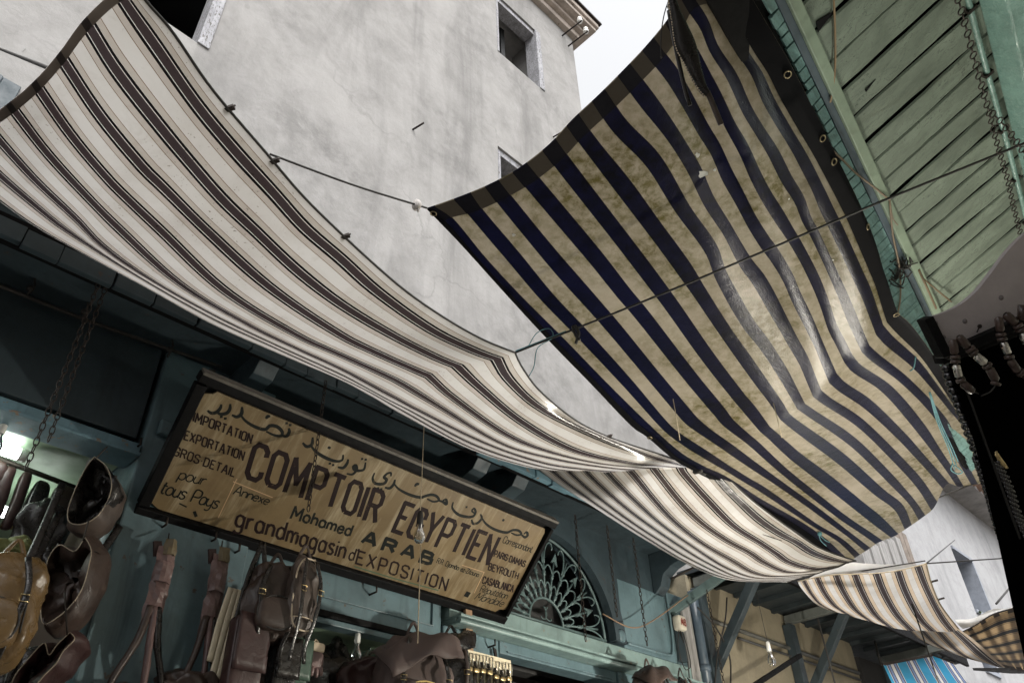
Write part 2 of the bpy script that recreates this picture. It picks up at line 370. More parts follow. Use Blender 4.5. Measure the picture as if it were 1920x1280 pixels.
# wall round the arch: ring of quads from the semicircle to the panel outline
AC = Vector((XF, 3.42, 3.02)); AR = .56
n = 28; out = []; inn = []
for k in range(n+1):
    a = math.pi*k/n; inn.append(Vector((XF, AC.y-AR*math.cos(a), AC.z+AR*1.0*math.sin(a))))
    out.append(Vector((XF, 2.83+(4.66-2.83)*k/n, 3.72)))
out[0] = Vector((XF, 2.83, AC.z)); out[-1] = Vector((XF, 4.66, AC.z))
for k in range(1, n): out[k] = Vector((XF, min(4.66, max(2.83, AC.y-math.cos(math.pi*k/n)*1.7)), 3.72))
out[1].y = 2.83; out[-2].y = 4.66
D = Vector((-.1, 0, 0))
for k in range(n):
    m.add([inn[k], inn[k+1], out[k+1], out[k], inn[k]+D, inn[k+1]+D, out[k+1]+D, out[k]+D], [(0,1,2,3),(7,6,5,4),(0,4,5,1),(2,6,7,3)])
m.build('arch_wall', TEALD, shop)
m = MB(); P = [Vector((0, AC.y-math.cos(math.pi*k/40)*1, math.sin(math.pi*k/40))) for k in range(41)]
for k in range(40):
    for r0, r1, xo in ((.555, .665, .035), (.535, .575, .055)):
        a, b = P[k], P[k+1]; q = lambda s, r, x: Vector((XF+x, AC.y+(s.y-AC.y)*r, AC.z+s.z*r))
        m.add([q(a,r0,0),q(b,r0,0),q(b,r1,0),q(a,r1,0),q(a,r0,xo),q(b,r0,xo),q(b,r1,xo),q(a,r1,xo)], [(4,5,6,7),(0,1,5,4),(2,3,7,6),(1,2,6,5),(3,0,4,7)])
m.build('arch_moulding', TEALD, shop)
# pilasters, beams, ledges
m = MB(); m.box((XF-.25, .96, 0), (XF+.02, 1.50, 3.72)); m.box((XF+.02, 1.0, 3.30), (XF+.05, 1.46, 3.37)); m.build('pilaster', TEAL, shop, .008)
MB().box((XF-.25, 2.60, 0), (XF+.015, 2.84, 2.849)).build('pilaster', TEAL, shop, .008)
m = MB(); m.box((XF-.25, 2.845, 0), (XF+.0, 3.0, 2.849)); m.box((XF+.0, 2.88, 2.45), (XF+.014, 2.97, 2.76)); m.build('pilaster', TEAL, shop, .008)
m = MB(); m.box((XF-.25, 3.98, 0), (XF+.02, 4.66, 2.849)); m.box((XF+.02, 4.05, 2.35), (XF+.03, 4.6, 2.8)); m.build('pilaster', TEAL, shop, .008)
m = MB(); m.box((XF-.1, -4, 3.19), (XF+.03, .955, 3.235)); m.box((XF-.1, -4, 3.175), (XF+.05, .955, 3.19)); m.build('lintel_beam', TEALB, shop, .004)
MB().box((XF-.2, -4, 3.236), (XF-.03, .93, 3.27)).build('shutter_box', BLACKW, shop)
m = MB(); m.box((XF-.1, 1.505, 2.775), (XF+.0, 2.595, 2.975)); m.box((XF+.0, 1.56, 2.83), (XF+.012, 2.54, 2.835)); m.box((XF+.0, 1.56, 2.955), (XF+.012, 2.54, 2.96)); m.box((XF, 2.53, 2.836), (XF+.012, 2.54, 2.954)); m.box((XF, 1.56, 2.836), (XF+.012, 1.57, 2.954)); m.build('transom_panel', TEAL, shop, .003)
MB().box((XF-.1, 1.505, 2.745), (XF+.02, 2.595, 2.774)).build('transom_moulding', BLACKW, shop, .004)
m = MB(); m.box((XF-.06, 1.505, 2.718), (XF+.01, 2.595, 2.744)); m.build('transom_rail', TEAL, shop, .004)
m = MB()
for z0, z1, xo in ((2.85, 2.866, .085), (2.866, 2.882, .06), (2.882, 2.896, .10), (2.896, 3.005, .012)): m.box((XF-.1, 2.64, z0), (XF+xo, 4.95, z1))
m.tube([(XF+.085, 2.64, 2.862), (XF+.085, 4.95, 2.862)], .015, 10); m.build('ledge', paint('pale_teal_ledge', (.21,.30,.29), .4, .3, 4, .5, (.2,.16,.12)), shop, .004)
m = MB(); m.box((XF-.1, 3.001, 2.785), (XF+.005, 3.979, 2.849)); m.box((XF+.005, 3.05, 2.795), (XF+.017, 3.93, 2.803)); m.build('frieze_beam', TEAL, shop, .004)
m = MB(); m.box((XF-.1, 4.10, 3.011), (XF+.004, 4.66, 3.45)); m.build('side_panel', TEAL, shop, .004)
# interior: pale green ceilings, back walls
m = MB(); m.box((-7, -4, 3.21), (XF-.11, .95, 3.26)); m.build('ceiling', GREEN, shop)
m = MB(); m.box((-7, 1.2, 2.735), (XF-.07, 2.6, 2.742)); m.build('ceiling', GREEN, shop)
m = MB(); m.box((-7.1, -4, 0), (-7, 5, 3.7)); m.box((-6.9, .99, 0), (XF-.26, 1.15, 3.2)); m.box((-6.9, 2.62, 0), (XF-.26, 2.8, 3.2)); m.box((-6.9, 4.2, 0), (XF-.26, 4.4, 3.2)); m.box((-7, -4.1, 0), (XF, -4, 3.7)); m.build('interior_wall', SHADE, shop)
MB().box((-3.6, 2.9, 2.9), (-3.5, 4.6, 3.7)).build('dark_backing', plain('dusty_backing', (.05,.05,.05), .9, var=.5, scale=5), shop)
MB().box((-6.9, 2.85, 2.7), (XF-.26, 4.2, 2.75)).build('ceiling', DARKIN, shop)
# canopy over the shop front
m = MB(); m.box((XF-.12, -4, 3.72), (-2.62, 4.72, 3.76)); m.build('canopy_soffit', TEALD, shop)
for y_a, y_b, mt_ in ((-4, 2.45, TEALD), (2.46, 4.71, TEALB)):  # left length gets a darkened colour standing in for the awning's shade
    m = MB(); y0 = y_a
    while y0 < y_b-.02:
        w = min(random.uniform(.10, .26), y_b-y0); dz = random.uniform(-.006, .006); m.box((-2.62, y0+random.uniform(0,.006), 3.60+dz), (-2.59+random.uniform(-.004,.004), y0+w-.002, 3.675+dz)); y0 += w
    m.build('eave_board', mt_, shop, .003)
MB().box((-2.66, -4, 3.615), (-2.621, 4.7, 3.719)).build('eave_beam', BLACKW, shop)
MB().box((XF-.12, -4, 3.761), (-2.58, 4.74, 3.78)).build('canopy_roof', IRON, shop)
for y in (1.30, 2.62, 2.92, 4.55):        # scrolled corbels carrying the canopy
    pr = [(0, 3.719), (.36, 3.719), (.36, 3.68), (.30, 3.66), (.26, 3.61), (.17, 3.59), (.10, 3.55), (.07, 3.48), (.02, 3.44), (0, 3.44)]
    MB().prism([(XF+.002+a, y-.05, z) for a, z in pr], (0, .10, 0)).build('corbel', TEALD, shop, .004)
# wrought-iron fanlight
m = MB(); c = AC+Vector((-.03, 0, 0)); pol = lambda r, a: Vector((c.x, c.y-r*math.cos(a), c.z+.012+r*math.sin(a)))
fl = MB(); fl.tube([pol(.145, math.pi*k/16) for k in range(17)], .008); fl.tube([pol(.53, math.pi*k/30) for k in range(31)], .009); fl.tube([(c.x, c.y-.54, c.z+.012), (c.x, c.y+.54, c.z+.012)], .008)
fob = fl.build('fanlight_grille', paint('fanlight_paint', (.095,.145,.145), .45, .3, 6, .3, (.12,.1,.08)), shop); FM = fob.data.materials[0]
sp = MB(); NS = 13
for k in range(NS):
    a = math.pi*(k+.5)/NS; L = .40 if k % 2 else .47
    sp.tube([pol(.15, a), pol(L, a)], .0065)
    for r in (.19, .30): sp.lathe([(.006,-.02),(.013,-.012),(.009,-.004),(.014,.004),(.006,.015)], pol(r, a), pol(1, a)-pol(0, a), 8)
    if k % 2: sp.add([pol(L-.02, a-.075), pol(L+.06, a), pol(L-.02, a+.075), pol(L, a), pol(L-.02, a-.075)+Vector((.008,0,0)), pol(L+.06, a)+Vector((.008,0,0)), pol(L-.02, a+.075)+Vector((.008,0,0)), pol(L, a)+Vector((.008,0,0))], [(0,1,3),(1,2,3),(4,7,5),(5,7,6),(0,4,5,1),(1,5,6,2),(2,6,7,3),(3,7,4,0)])
    else:
        for sg in (-1, 1): sp.tube([pol(.36+.15*math.sin(t*math.pi*.75), a+sg*(.02+.16*(1-math.cos(t*math.pi))/2)) for t in [i/12 for i in range(13)]], .005, 6)
    if k < NS-1:
        for r0 in (.20, .31):
            a0, a1 = math.pi*(k+.5)/NS, math.pi*(k+1.5)/NS
            sp.tube([pol(r0+.05*math.sin(math.pi*i/10), a0+(a1-a0)*i/10) for i in range(11)], .005, 6)
for sg in (-1, 1): sp.tube([Vector((c.x, c.y+sg*(.012+.035*t*math.cos(t*7)), c.z+.03+.07*(1-t)+.02*math.sin(t*7))) for t in [i/16 for i in range(17)]], .004, 6)
sp.build('fanlight_spokes', FM, fob)
pv = MB().lathe([(0,0),(.035,.002),(.04,.012),(.03,.02),(0,.022)], (XF+.03, 4.03, 3.06), (1,0,0), 14); pv.build('rosette', TEAL, shop)
# conduit, hooks and nails on the front
m = MB(); m.tube(cr([(XF+.015, 4.62, 3.6), (XF+.02, 4.63, 3.3), (XF+.02, 4.60, 3.06), (XF+.03, 4.50, 3.035), (XF+.03, 4.10, 3.03)], 24), .009); m.build('conduit', TEAL, shop)
for y, z in ((2.70, 2.81), (2.92, 2.80), (1.12, 2.93), (1.33, 2.93), (1.44, 2.91), (.94, 3.22), (2.15, 2.90)): MB().tube([(XF, y, z), (XF+.05, y+.004, z+.002), (XF+.052, y, z+.03)], .005, 6).build('hook', IRON, shop)
MB().prism([(XF+.016, 2.935, 2.80), (XF+.016, 2.955, 2.79), (XF+.016, 3.0, 2.60), (XF+.016, 2.99, 2.60)], (.01, 0, 0)).build('latch_bar', IRON, shop)

# ------------------------------------------------------------------ lamps of the shops
def tube_lamp(name, a, b, r, label):
    a, b = Vector(a), Vector(b); d = (b-a).normalized()
    t = thing(name, label, 'lamp', tuple((a+b)/2)); m = MB(); m.tube([a, b], r, 12); m.build('tube', TUBE, t)
    MB().tube([a-d*.03, a], r*1.05, 10).build('end_cap', CERAM, t); MB().tube([b, b+d*.03], r*1.05, 10).build('end_cap', CERAM, t); return t
tube_lamp('fluorescent_lamp', (-3.25, -.6, 3.17), (-3.25, .60, 3.165), .024, 'lit white fluorescent tube under the green ceiling of the left bay')
tube_lamp('fluorescent_lamp', (-3.6, .66, 3.075), (-3.6, .84, 3.06), .024, 'short lit white tube seen low behind the hanging purses')
tube_lamp('fluorescent_lamp', (-3.7, 1.55, 2.70), (-3.7, 1.83, 2.70), .03, 'lit white tube deep inside the middle bay behind the hanging bags')
tube_lamp('fluorescent_lamp', tuple(onx(-3.6, 722, 1246)), tuple(onx(-3.6, 812, 1268)), .022, 'added white tube lighting the green ceiling, hidden behind the large maroon backpack')  # added tube, no such fixture seen; brightens the middle bay ceiling
# ------------------------------------------------------------------ awning sheets
BR_, BK, WHT, BEI, TH = (.038,.028,.029), (.005,.004,.005), (.53,.515,.49), (.41,.375,.335), (.16,.10,.06)
STA = [(0, BR_), (.20, WHT), (.235, BK), (.365, BEI), (.64, TH), (.668, WHT)]
STC = [(0, BR_), (.22, WHT), (.26, BK), (.38, (.5,.4,.29)), (.70, TH), (.72, WHT)]
NAVY, CRM = (.004,.0045,.019), (.30,.262,.20)
STB = [(0, NAVY), (.5, CRM)]
CLA = cloth('white_brown_striped_cloth', STA, .34, .24, .5, fleck=.8)
CLC = cloth('cream_brown_striped_cloth', STC, .45, .5, .3, fleck=.3)
CLB = cloth('navy_cream_striped_cloth', STB, .19, .31, .17, stain=(.30,.29,.12), wrinkle=.3, grain=.12, sheen_noise=230)
CLT = cloth('brown_tartan_cloth', [(0, (.012,.010,.009)), (.3, (.36,.25,.13)), (.42, (.05,.035,.02)), (.5, (.36,.25,.13))], .4, .5, .3)
CLU = cloth('blue_striped_cloth', [(0, (.03,.33,.60)), (.46, (.75,.75,.75)), (.52, (.02,.02,.03)), (.6, (.2,.28,.52)), (.8, (.02,.02,.03)), (.86, (.8,.8,.8))], .5, .5, .3)
CLW = cloth('plain_white_cloth', [(0, (.7,.69,.66))], .4, .5, .3)
HEMM = cloth('grey_hem_tape', [(0, (.03,.025,.024)), (.2, (.13,.11,.095))], .25, .5, .3)

def rows_to_sheet(rows, zf, nt1, nt2, sub, dense_v=None):
    """rows = [(v, pixel points, index of the crease point)], each stripe traced along the street; zf(v, t) = height of the cloth"""
    W3 = []
    for v, P, k in rows:
        P = [Vector((x, y, 0)) for x, y in P]
        if k is None: q = cr(P, nt1+nt2)
        else: q = cr(P[:k+1], nt1)[:-1]+cr(P[k:], nt2)
        tt = [i/nt1 if i <= nt1 else 1+(i-nt1)/nt2 for i in range(nt1+nt2+1)]
        W3.append([onz(zf(v, t), p.x, p.y) for p, t in zip(q, tt)])
    vs = [r[0] for r in rows]; out = []; vv = []
    # interpolate across the stripes with a smooth spline, column by column
    nv = (len(rows)-1)*sub
    for c in range(nt1+nt2+1):
        col = [W3[r][c] for r in range(len(rows))]; res = []
        for r in range(len(rows)-1):
            for s_ in range(sub):
                t = s_/sub; p1, p2 = col[r], col[r+1]; h = vs[r+1]-vs[r]
                m1 = (p2-col[r-1])/(vs[r+1]-vs[r-1])*h if r > 0 else p2-p1
                m2 = (col[r+2]-p1)/(vs[r+2]-vs[r])*h if r < len(rows)-2 else p2-p1
                res.append(p1*(2*t**3-3*t*t+1)+m1*(t**3-2*t*t+t)+p2*(-2*t**3+3*t*t)+m2*(t**3-t*t))
        res.append(col[-1]); out.append(res)
    for r in range(len(rows)-1): vv += [vs[r]+(vs[r+1]-vs[r])*s_/sub for s_ in range(sub)]
    vv.append(vs[-1]); return out, vv
def sheet(name, G, vv, mat, parent=None, u0=0, du=.03):
    m = MB(); m.grid(G, [[(u0+i*du, v) for v in vv] for i in range(len(G))]); return m.build(name, mat, parent)
def strip(G, i0, i1, k0, k1, d):
    return [[p+Vector(d) for p in r[k0:k1]] for r in G[i0:i1]]

# --- first white awning
A_R = [(262,-20),(272,0),(319,54),(396,165),(501,289),(564,363),(628,427),(707,500),(768,551),(842,601),(909,638),(966,661),(976,683),(1009,729),(1077,786),(1144,820),(1255,857),(1292,873)]
A1 = [(222,-20),(232,0),(292,87),(370,198),(437,279),(514,363),(571,427),(640,486),(704,544),(808,618),(895,660),(932,673),(952,709),(1009,762),(1110,813),(1211,853),(1285,874)]
A2 = [(158,36),(165,47),(215,128),(292,228),(370,322),(420,378),(477,432),(560,510),(640,571),(741,631),(820,671),(857,686),(895,722),(976,789),(1073,843),(1180,868),(1270,876)]
A3 = [(110,100),(118,113),(188,218),(269,316),(302,348),(386,431),(504,537),(640,629),(707,662),(770,690),(803,704),(841,739),(942,810),(1009,840),(1120,868),(1240,879)]
A4 = [(64,152),(72,166),(134,255),(202,336),(242,376),(299,430),(420,544),(560,630),(640,666),(741,712),(775,732),(808,752),(942,832),(1040,860),(1130,875),(1210,883)]
A5 = [(16,193),(25,205),(84,282),(151,356),(218,424),(336,531),(470,611),(560,655),(640,692),(720,735),(745,748),(774,764),(909,830),(1020,868),(1100,880),(1190,887)]
A6 = [(-32,227),(0,265),(67,339),(144,412),(188,458),(269,516),(403,592),(520,648),(640,702),(700,734),(725,748),(760,765),(890,834),(1010,873),(1080,884),(1170,890)]
A7 = [(-75,258),(0,329),(67,386),(118,427),(252,514),(400,598),(520,654),(640,709),(690,733),(715,747),(750,767),(880,838),(985,873),(1060,885),(1150,892)]
A8 = [(-115,288),(0,378),(62,422),(134,464),(269,537),(400,609),(520,662),(640,713),(680,734),(705,748),(745,772),(870,837),(965,870),(1040,885),(1130,894)]
rowsA = [(.45, A_R, 11), (1, A1, 11), (2, A2, 11), (3, A3, 10), (4, A4, 10), (5, A5, 10), (6, A6, 10), (7, A7, 9), (7.9, A8, 9)]
def zA(v, t):
    x = (v-.45)/7.45
    z = 3.41-.10*4*x*(1-x)*(1-.35*x)+.14*x**3
    return z+(-.035*math.exp(-((t-1)/.10)**2))*(1-x)
GA, vA = rows_to_sheet(rowsA, zA, 46, 30, 7)
for r in GA:                                   # unseen flank of the cloth, extended over the shop canopy to block sky light
    e = r[-1]
    for k in range(1, 5): r.append(e.lerp(Vector((-2.68, e.y, 3.97)), k/4))
vA = vA+[7.9+.25*k for k in range(1, 5)]
aw = thing('striped_awning', 'long white cloth awning with dark brown stripes, nearest one over the shop sign', 'awning', tuple(GA[30][20]), 'white and brown striped awnings')
sheet('sheet', GA, vA, CLA, aw)
sheet('hem', strip(GA, 0, 2, 0, 99, (0,0,-.004)), vA, HEMM, aw)
m = MB(); m.tube([r[0] for r in GA], .004, 7); m.build('edge_cord', CORD, aw)
for i in (13, 19, 28, 64):
    p = GA[i][0]; m = MB(); m.beam(p+Vector((-.010,-.007,.0)), p+Vector((.014,.008,.005)), .014, .009); m.tube([p+Vector((.012,0,-.004)), p+Vector((.018,.008,.008))], .003, 6); m.build('clip', IRON, aw)
# --- second white awning
B0 = [(1330,876),(1362,915),(1387,940),(1425,975),(1462,1000),(1492,1015),(1525,1036),(1562,1049),(1590,1054)]
BRg = [(1348,878),(1400,928),(1440,960),(1490,996),(1530,1023),(1565,1038),(1605,1051)]
B1 = [(1276,876),(1282,887),(1325,935),(1375,985),(1425,1017),(1455,1037),(1478,1053),(1525,1066),(1572,1062)]
B2 = [(1226,878),(1235,890),(1275,940),(1312,977),(1362,1012),(1405,1035),(1432,1053),(1478,1072),(1550,1068)]
B3 = [(1181,882),(1190,892),(1225,935),(1262,975),(1312,1015),(1375,1052),(1412,1073),(1450,1080),(1530,1075)]
B4 = [(1138,885),(1147,895),(1187,935),(1237,980),(1300,1025),(1362,1064),(1420,1083),(1510,1080)]
B5 = [(1098,882),(1107,892),(1150,932),(1200,972),(1262,1015),(1325,1054),(1395,1084),(1498,1084)]
B6 = [(1060,877),(1070,887),(1112,924),(1175,972),(1237,1013),(1300,1051),(1375,1082),(1488,1087)]
B7 = [(1025,870),(1035,882),(1075,914),(1140,960),(1210,1006),(1290,1054),(1370,1085),(1482,1089)]
B8 = [(1000,868),(1010,880),(1045,906),(1125,958),(1200,1006),(1280,1053),(1362,1086),(1476,1091)]
rowsB = [(-.45, BRg, None), (0, B0, None), (1, B1, None), (2, B2, None), (3, B3, None), (4, B4, None), (5, B5, None), (6, B6, None), (7, B7, None), (7.7, B8, None)]
def zB(v, t):
    x = (v+.45)/8.15; return 3.40-.10*4*x*(1-x)*(1-.35*x)+.15*x**3
GB, vB = rows_to_sheet(rowsB, zB, 30, 20, 6)
for r in GB:  # same unseen flank, extended to keep sky light off the eave
    e = r[-1]
    for k in range(1, 5): r.append(e.lerp(Vector((-2.68, e.y, 3.97)), k/4))
vB = vB+[7.7+.25*k for k in range(1, 5)]
aw2 = thing('striped_awning', 'white cloth awning with brown stripes slung between the navy awning and the arched shop window', 'awning', tuple(GB[20][20]), 'white and brown striped awnings')
sheet('sheet', GB, vB, CLA, aw2)
m = MB(); m.tube([r[0] for r in GB], .005, 6); m.tube(GB[-1], .005, 6); m.build('edge_cord', CORD, aw2)
p0, p1 = onz(3.28, 1430, 1002), onz(3.28, 1466, 1014)
MB().prism([p0, p0.lerp(p1, .5)+Vector((0,.01,0)), p1, p0.lerp(p1, .6)-Vector((0,.02,0))], (0, 0, .004)).build('tear', CORD, aw2)
# --- third, shorter awning
X9 = lambda x, y: (1500+x/4.571, 1000+y/4.571)
def poly9(*P): return [X9(*p) for p in P]
rowsC = [(-.4, poly9((1082,255),(1125,420),(1195,590),(1270,700),(1372,828)), None), (0, poly9((1010,275),(1065,420),(1150,600),(1230,740),(1318,852)), None), (1, poly9((840,315),(890,460),(960,610),(1040,740),(1150,846)), None),
         (2, poly9((655,338),(700,460),(770,600),(850,720),(960,832)), None), (3, poly9((470,345),(510,450),(575,585),(650,700),(770,800)), None), (4, poly9((310,350),(345,440),(405,550),(480,655),(610,755)), None),
         (5, poly9((145,372),(175,440),(225,530),(300,620),(430,705)), None), (6, poly9((30,398),(55,445),(100,520),(170,600),(290,665)), None), (6.6, poly9((-20,410),(0,450),(50,515),(120,590),(200,640)), None)]
def zC(v, t):
    x = (v+.4)/7; return 3.60-.08*4*x*(1-x)+.04*x
GC, vC = rows_to_sheet(rowsC, zC, 14, 14, 5)
aw3 = thing('striped_awning', 'short cream and brown striped awning beyond the second one, wide end facing the street', 'awning', tuple(GC[14][15]), 'white and brown striped awnings')
sheet('sheet', GC, vC, CLC, aw3); m = MB(); m.tube([r[0] for r in GC], .005, 6); m.tube(GC[0], .004, 6); m.build('edge_cord', ROPE, aw3)
for i in (7, 14): m = MB(); p = GC[i][0]; m.beam(p, p+Vector((.045,.02,.006)), .012, .012); m.build('clip', IRON, aw3)
rowsD = [(-.3, poly9((1360,815),(1450,880),(1560,965),(1660,1060),(1760,1145)), None), (0, poly9((1330,835),(1420,920),(1510,1010),(1600,1080),(1710,1145)), None), (1, poly9((1190,840),(1270,930),(1370,1020),(1480,1080),(1600,1110)), None),
         (2, poly9((1050,830),(1130,915),(1230,985),(1330,1030),(1450,1072)), None), (3, poly9((940,835),(1000,890),(1100,945),(1200,985),(1300,1015)), None)]
GD, vD = rows_to_sheet(rowsD, lambda v, t: 3.50-.02*v, 8, 8, 5)
aw4 = thing('striped_awning', 'narrow strip of brown striped awning hanging below the third one, above the blue stall cover', 'awning', tuple(GD[8][8]), 'white and brown striped awnings')
sheet('sheet', GD, vD, CLC, aw4)
rowsE = [(0, poly9((1390,835),(1500,780),(1640,690),(1800,640),(1990,590)), None), (1, poly9((1480,900),(1600,860),(1750,800),(1880,770),(2000,740)), None), (2, poly9((1570,980),(1700,960),(1830,930),(1930,910),(2010,900)), None),
         (3, poly9((1660,1060),(1780,1060),(1880,1050),(1950,1045),(2020,1040)), None), (4, poly9((1745,1135),(1850,1165),(1920,1175),(1980,1180),(2030,1180)), None)]
GE, vE = rows_to_sheet(rowsE, lambda v, t: 3.70-.04*math.sin(v*.8), 10, 10, 6)
aw5 = thing('tartan_awning', 'brown tartan cloth awning at the far right below the white house', 'awning', tuple(GE[8][8])); sheet('sheet', GE, [v*1.5 for v in vE], CLT, aw5)
m = MB()
for k in range(5):
    q0 = GE[int(k*4+2)]
    m.beam(q0[0]+Vector((0,0,-.006)), q0[-1]+Vector((0,0,-.006)), .05, .004)
m.build('cross_stripes', plain('dark_brown_band', (.03,.02,.014), .8), aw5)
rowsF = [(0, poly9((1330,735),(1480,725),(1600,665),(1665,640)), None), (1, poly9((1350,770),(1490,745),(1610,690),(1800,640)), None), (2, poly9((1395,815),(1500,785),(1640,690),(1900,600)), None)]
GF, vF = rows_to_sheet(rowsF, lambda v, t: 3.80-.04*v, 8, 8, 4)
tag(sheet('folded_cloth', GF, vF, CLW), 'pale folded cloth end lying along the top of the tartan awning', 'cloth')
# pale loose cloth where the second awning ends
rowsG = [(0, poly9((400,240),(560,255),(700,262),(1000,262)), None), (1, poly9((250,290),(420,320),(650,300),(950,290)), None), (2, poly9((60,390),(230,352),(430,335),(840,318)), None)]
GG, vG = rows_to_sheet(rowsG, lambda v, t: 3.66-.02*v, 8, 8, 4)
tag(sheet('folded_cloth', GG, vG, CLW), 'pale loose cloth end tied between the second and third striped awnings', 'cloth')

# --- navy and cream awning
def o4(ox, oy, *P): return [(ox+x/4, oy+y/4) for x, y in P]
N0 = [(800,390),(860,452),(955,557),(1032,640),(1110,720),(1187,800),(1210,815),(1265,861),(1308,885),(1340,902),(1390,935),(1475,982),(1517,1011),(1562,1046),(1590,1055)]
N1 = [(812,386),(845,408),(905,480),(965,545),(1055,635),(1140,722),(1215,795),(1277,850),(1322,876),(1360,893),(1425,935),(1500,977),(1545,1008),(1580,1040),(1594,1052)]
N2 = [(868,366),(895,402),(962,480),(1025,557),(1090,625),(1175,717),(1245,798),(1272,820),(1330,857),(1342,865),(1400,901),(1425,915),(1500,967),(1530,987),(1575,1012),(1608,1042)]
N3 = [(922,343),(945,373),(1032,480),(1125,585),(1155,620),(1225,705),(1280,770),(1300,792),(1365,838),(1376,846),(1400,863),(1525,950),(1600,1008),(1627,1030)]
N4 = [(974,314),(1000,345),(1115,480),(1170,550),(1200,585),(1300,712),(1350,772),(1365,792),(1402,822),(1413,831),(1475,888),(1575,967),(1625,1000),(1648,1016)]
N5 = [(1030,270),(1060,311),(1190,480),(1250,560),(1325,667),(1387,747),(1404,766),(1434,805),(1446,815),(1490,855),(1550,900),(1625,960),(1655,985),(1678,1004)]
N6 = [(1073,224),(1100,262),(1180,366),(1265,480),(1307,540),(1362,622),(1425,712),(1457,756),(1472,780),(1486,792),(1575,857),(1650,922),(1687,950),(1703,988)]
N7 = [(1122,178),(1162,237),(1225,300),(1280,390),(1335,467),(1352,517),(1400,605),(1432,645),(1465,695),(1490,740),(1502,762),(1517,772),(1595,825),(1650,877),(1690,920),(1712,945),(1729,970)]
N8 = [(1170,130),(1200,170),(1250,237),(1285,290),(1305,325),(1330,380),(1362,430),(1400,495),(1422,522),(1450,570),(1487,640),(1507,675),(1520,707),(1532,737),(1548,750),(1612,792),(1687,865),(1725,907),(1752,950)]
N9 = [(1215,82),(1235,108),(1262,143),(1287,185),(1320,245),(1342,280),(1362,325),(1387,370),(1410,415),(1435,455),(1450,475),(1477,520),(1492,556),(1515,602),(1535,645),(1550,682),(1562,710),(1578,725),(1625,757),(1690,817),(1725,855),(1774,908)]
N10 = [(1256,30),(1272,60),(1290,85),(1312,120),(1330,155),(1355,205),(1372,240),(1395,280),(1415,327),(1435,365),(1460,405),(1492,455),(1527,520),(1545,565),(1560,612),(1575,640),(1590,670),(1604,688),(1662,727),(1720,795),(1775,872),(1800,912)]
N11 = [(1280,-20),(1297,10),(1320,45),(1337,90),(1370,140),(1400,205),(1424,245),(1450,285),(1475,335),(1500,375),(1512,410),(1527,437),(1565,520),(1585,565),(1600,602),(1612,630),(1624,656),(1640,670),(1700,717),(1765,785),(1788,835),(1828,908)]
N12 = [(1325,-30),(1350,7),(1367,50),(1390,95),(1420,140),(1440,187),(1470,240),(1500,290),(1530,350),(1550,395),(1565,425),(1610,520),(1625,552),(1638,587),(1649,618),(1666,638),(1720,685),(1780,760),(1825,817),(1836,872),(1848,905)]
N13 = [(1365,-35),(1390,7),(1425,75),(1470,150),(1530,255),(1567,318),(1605,385),(1630,447),(1648,497),(1656,520),(1665,557),(1675,589),(1700,614),(1732,651),(1765,705),(1800,765),(1835,818),(1848,860),(1853,905)]
N14 = [(1392,-38),(1412,0),(1446,58),(1480,117),(1543,240),(1577,310),(1611,380),(1640,450),(1656,505),(1665,530),(1674,560),(1683,586),(1706,606),(1738,648),(1772,700),(1808,762),(1842,815),(1853,858),(1856,905)]
rowsN = [(.72, N0, 8), (1.2, N1, 8), (2, N2, 8), (3, N3, 8), (4, N4, 8), (5, N5, 7), (6, N6, 8), (7, N7, 10), (8, N8, 13), (9, N9, 16), (10, N10, 16), (11, N11, 16), (12, N12, 14), (12.9, N13, 11), (13.3, N14, 11)]
def zN(v, t):
    x = (v-.72)/12.58
    z = 3.60-.04*4*x*(1-x)-.05*(1-x)
    if t < 1: z += -.20*t**1.15
    else: z += -.20+.24*(t-1)**.9
    z += .010*math.sin(v*2.1+t*6)*min(1, max(0, v-6)/3)
    return z
GN, vN = rows_to_sheet(rowsN, zN, 56, 34, 6)
nav = thing('navy_awning', 'large sagging awning with navy and stained cream stripes strung along the right side', 'awning', tuple(GN[50][40]))
sheet('sheet', GN, vN, CLB, nav)
sheet('hem', strip(GN, 0, 4, 0, 999, (0,0,-.005)), vN, cloth('doubled_navy_cream_hem', [(0, (.004,.004,.008)), (.5, (.055,.047,.037))], .04, .6, .1), nav)
sheet('hem', strip(GN, 0, 999, 0, 4, (0,0,-.005)), vN[:4], cloth('black_hem_tape', [(0, (.003,.003,.004))], .02, .7, .08), nav)
sheet('hem', strip(GN, 0, 999, len(vN)-10, len(vN), (0,0,-.005)), vN[-10:], cloth('black_border_tape', [(0, (.003,.003,.004))], .02, .7, .08), nav)
def ring(p, nrm, r=.017, w=.005):
    nrm = Vector(nrm).normalized(); o = nrm.orthogonal().normalized(); q = nrm.cross(o)
    return MB().tube([p+(o*math.cos(2*math.pi*k/18)+q*math.sin(2*math.pi*k/18))*r for k in range(18)], w, 7, True)
def nrmN(i, k): return (GN[i+1][k]-GN[i-1][k]).cross(GN[i][k+1]-GN[i][k-1]).normalized()
for i, k in ((1, 2), (47, 1), (16, len(vN)-4), (27, len(vN)-4), (31, len(vN)-5), (42, len(vN)-4), (56, len(vN)-4)):
    q = GN[i][k]+Vector((0,0,-.009)); ring(q, nrmN(i, k), .010, .0022).build('eyelet', OLDB, nav)
